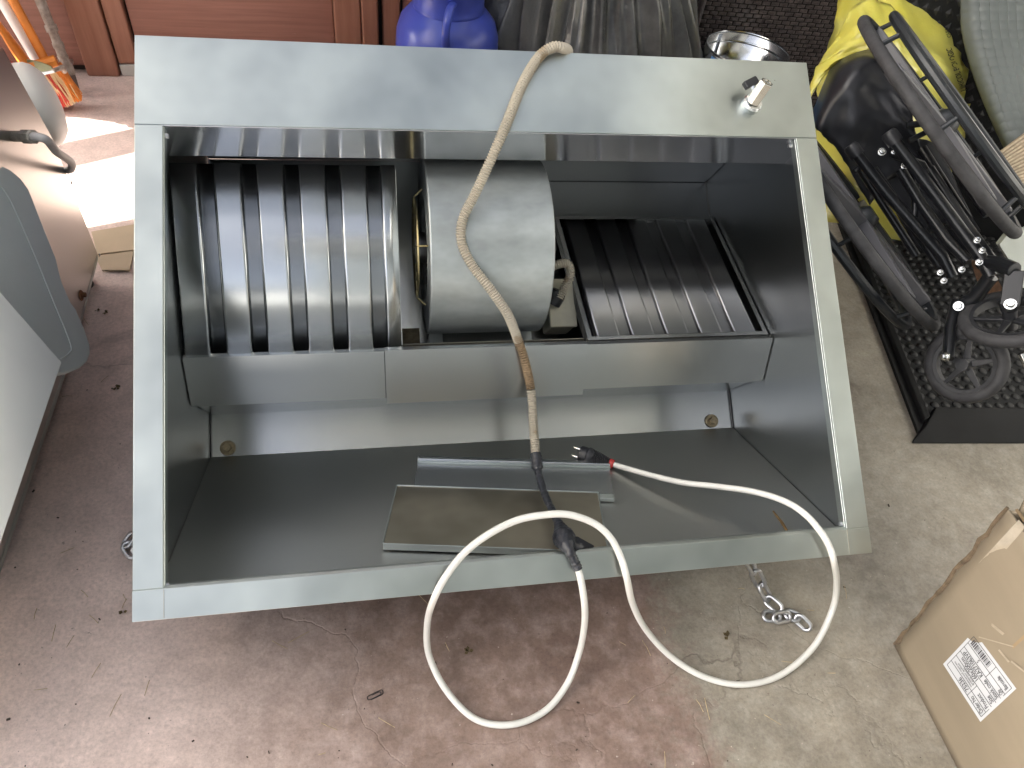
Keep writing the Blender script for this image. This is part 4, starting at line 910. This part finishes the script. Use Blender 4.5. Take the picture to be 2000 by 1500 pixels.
# yellow bag
yfilm = plastic_film('yellow_plastic_film', (.60, .52, .075), 0, .30, 14, .7, dark=(.68, .62, .16))
yfilm.node_tree.nodes['Principled BSDF'].inputs['Subsurface Weight'].default_value = .12
yb = thing('yellow_bag', 'yellow printed plastic waste bag crumpled behind the wheelchair', 'bag', at(1740, 420))
film([[(1640, -40, 2.42), (1700, -45, 2.34), (1770, -45, 2.32), (1850, -40, 2.38)],
      [(1634, 30, 2.36), (1705, 15, 2.22), (1790, 20, 2.20), (1872, 60, 2.30)],
      [(1618, 95, 2.30), (1700, 90, 2.12), (1800, 110, 2.10), (1884, 130, 2.26)],
      [(1600, 150, 2.24), (1700, 170, 2.06), (1805, 190, 2.06), (1892, 195, 2.24)],
      [(1590, 240, 2.20), (1700, 270, 2.02), (1800, 300, 2.04), (1886, 225, 2.22)],
      [(1585, 340, 2.18), (1690, 370, 2.04), (1790, 385, 2.04), (1862, 330, 2.16)],
      [(1590, 430, 2.16), (1680, 445, 2.06), (1770, 470, 2.04), (1830, 430, 2.10)]], 'bag_body', 8, .011, yb, yfilm)
from mathutils.bvhtree import BVHTree
bb_ = yb.children[0]; tree = BVHTree.FromPolygons([WM[bb_] @ v.co for v in bb_.data.vertices], [tuple(p_.vertices) for p_ in bb_.data.polygons])
def on_bag(px, py):
    r = ray(px, py); h_ = tree.ray_cast(CAM, r.normalized())[0]
    return (h_ if h_ else P(px, py, 2.2)) - r.normalized() * .003
film([[(1642, 60, 2.02), (1662, 18, 2.02), (1693, 0, 2.02), (1740, 8, 2.05), (1772, 40, 2.08)],
      [(1618, 95, 2.00), (1660, 62, 1.96), (1700, 45, 1.95), (1745, 60, 1.98), (1790, 95, 2.05)],
      [(1596, 130, 1.98), (1645, 100, 1.94), (1700, 80, 1.93), (1740, 95, 1.95), (1800, 150, 2.04)]], 'bag_cuff', 21, .006, yb, yfilm)
film([[(1596, 128, 1.975), (1645, 98, 1.935), (1702, 78, 1.925)], [(1585, 160, 1.97), (1635, 122, 1.94), (1705, 96, 1.94)], [(1574, 205, 1.98), (1620, 140, 1.96), (1700, 112, 1.97)]], 'bag_fold', 5, .004, yb, yfilm)
yt = MB()
def ptext(txt, a, b_, hgt, d, flip=1):
    vs, fs = text_mesh(txt); x1 = max(v.x for v in vs); ex = (b_[0] - a[0], b_[1] - a[1]); L_ = math.hypot(*ex); uy = (ex[1] / L_ * flip, -ex[0] / L_ * flip)
    yt.add([on_bag(a[0] + ex[0] * v.x / x1 + uy[0] * hgt * v.y / .7, a[1] + ex[1] * v.x / x1 + uy[1] * hgt * v.y / .7) for v in vs], fs)
ptext('PERICOL BIOLOGIC', (1888, 176), (1858, 92), 11, 0); ptext('CAPACITATE', (1858, 72), (1842, 30), 7, 0)
ptext('GREUTATE', (1768, 34), (1746, 20), 7, 0)
yt.build('bag_print', ink, yb, smooth=0)

# dark studded mat standing behind the bag, grey mattress, brown doormat
wallmat = thing('standing_rubber_mat', 'black dimpled rubber mat standing upright behind the yellow bag', 'mat', (2.1, 2.3, 0))
A0, A1 = P(1560, 330, 2.62), P(2040, 420, 2.45); A0.z = 0; A1.z = 0; ax_ = (A1 - A0).normalized(); an_ = V((ax_.y, -ax_.x, 0))
if an_.y > 0: an_ = -an_
MB().prism([A0, A1, A1 + V((0, .12, 1.25)), A0 + V((0, .12, 1.25))], -an_ * .012).build('sheet', rub, wallmat)
dm = MB(); sv = V((0, .12, 1.25)).normalized(); nn_ = ax_.cross(sv); nn_ = nn_ if nn_.y < 0 else -nn_
for i in range(26):
    for j in range(26):
        p = A0 + ax_ * (.03 + i * .034 + (j % 2) * .017) + sv * (.25 + j * .036) + nn_ * .0005
        if (p - A0).dot(ax_) > (A1 - A0).length - .02: continue
        a, b_ = ax_ * .013, sv * .015; dm.add([p - a, p - b_, p + a, p + b_, p + nn_ * .003], [(0, 1, 4), (1, 2, 4), (2, 3, 4), (3, 0, 4)])
dm.build('dimples', rub2, wallmat, kind='stuff', smooth=0)
quilt = mat('grey_quilted_vinyl', (.11, .125, .122), .62, var=.06, vscale=4, bump=.1, bscale=60)
g = []
D_ = lambda px, py: 2.12 - .0004 * py
for i in range(132):
    i /= 2; r = []
    for j in range(104):
        j /= 2
        py = -60 + 350 * i / 46; xl = 1884 + max(0, (py - 40)) ** 1.45 * .028 + (py + 60) * .02; px = xl + (2060 - xl) * min(j, 36) / 36 + max(0, j - 36) * 8
        s_ = .003 * math.sin(i * 1.35 + j * .9) * math.sin(i * 1.35 - j * .9); e_ = .05 * math.exp(-j / 2.5)
        r.append(P(px, py, D_(px, py) + e_ - s_))
    g.append(r)
tag(MB().grid(g).build('quilted_mattress', quilt, solid=.03, smooth=80), 'rolled grey quilted vinyl mattress standing in the upper right corner', 'mattress')
coir = mat('brown_coir', (.30, .235, .16), .9, var=.25, vscale=40, bump=.5, bscale=80)
dmt = thing('doormat', 'brown ribbed doormat with a pale border at the right edge beside the mattress', 'doormat', at(1980, 420))
q = [(1945, 302, 1.92), (2230, 90, 2.06), (2260, 360, 1.86), (1990, 378, 1.86)]
MB().prism([P(*p) for p in q], FWD * .012).build('mat_sheet', coir, dmt)
rb_ = MB()
for k in range(16):
    t = (k + .5) / 16; a, b_ = P(*q[0]).lerp(P(*q[3]), t), P(*q[1]).lerp(P(*q[2]), t); rb_.tube([a - FWD * .002, b_ - FWD * .002], .0028, 6)
rb_.build('rib', mat('pale_coir', (.42, .35, .25), .9, var=.3, vscale=60), dmt, kind='stuff')
# brown broom fibres under the chair
bfm = MB(); random.seed(9)
for k in range(120):
    t = random.random(); a = P(1898 + 34 * t, 512 + random.uniform(-4, 4), 1.80); b_ = P(1920 + 42 * t + random.uniform(-4, 4), 575 + random.uniform(-8, 6), 1.76); bfm.tube([a, b_], .0012, 4)
tag(bfm.build('brush_fibres', mat('brown_fibres', (.14, .075, .04), .8, var=.5, vscale=100)), 'stiff brown brush fibres poking out beneath the wheelchair frame', 'brush')
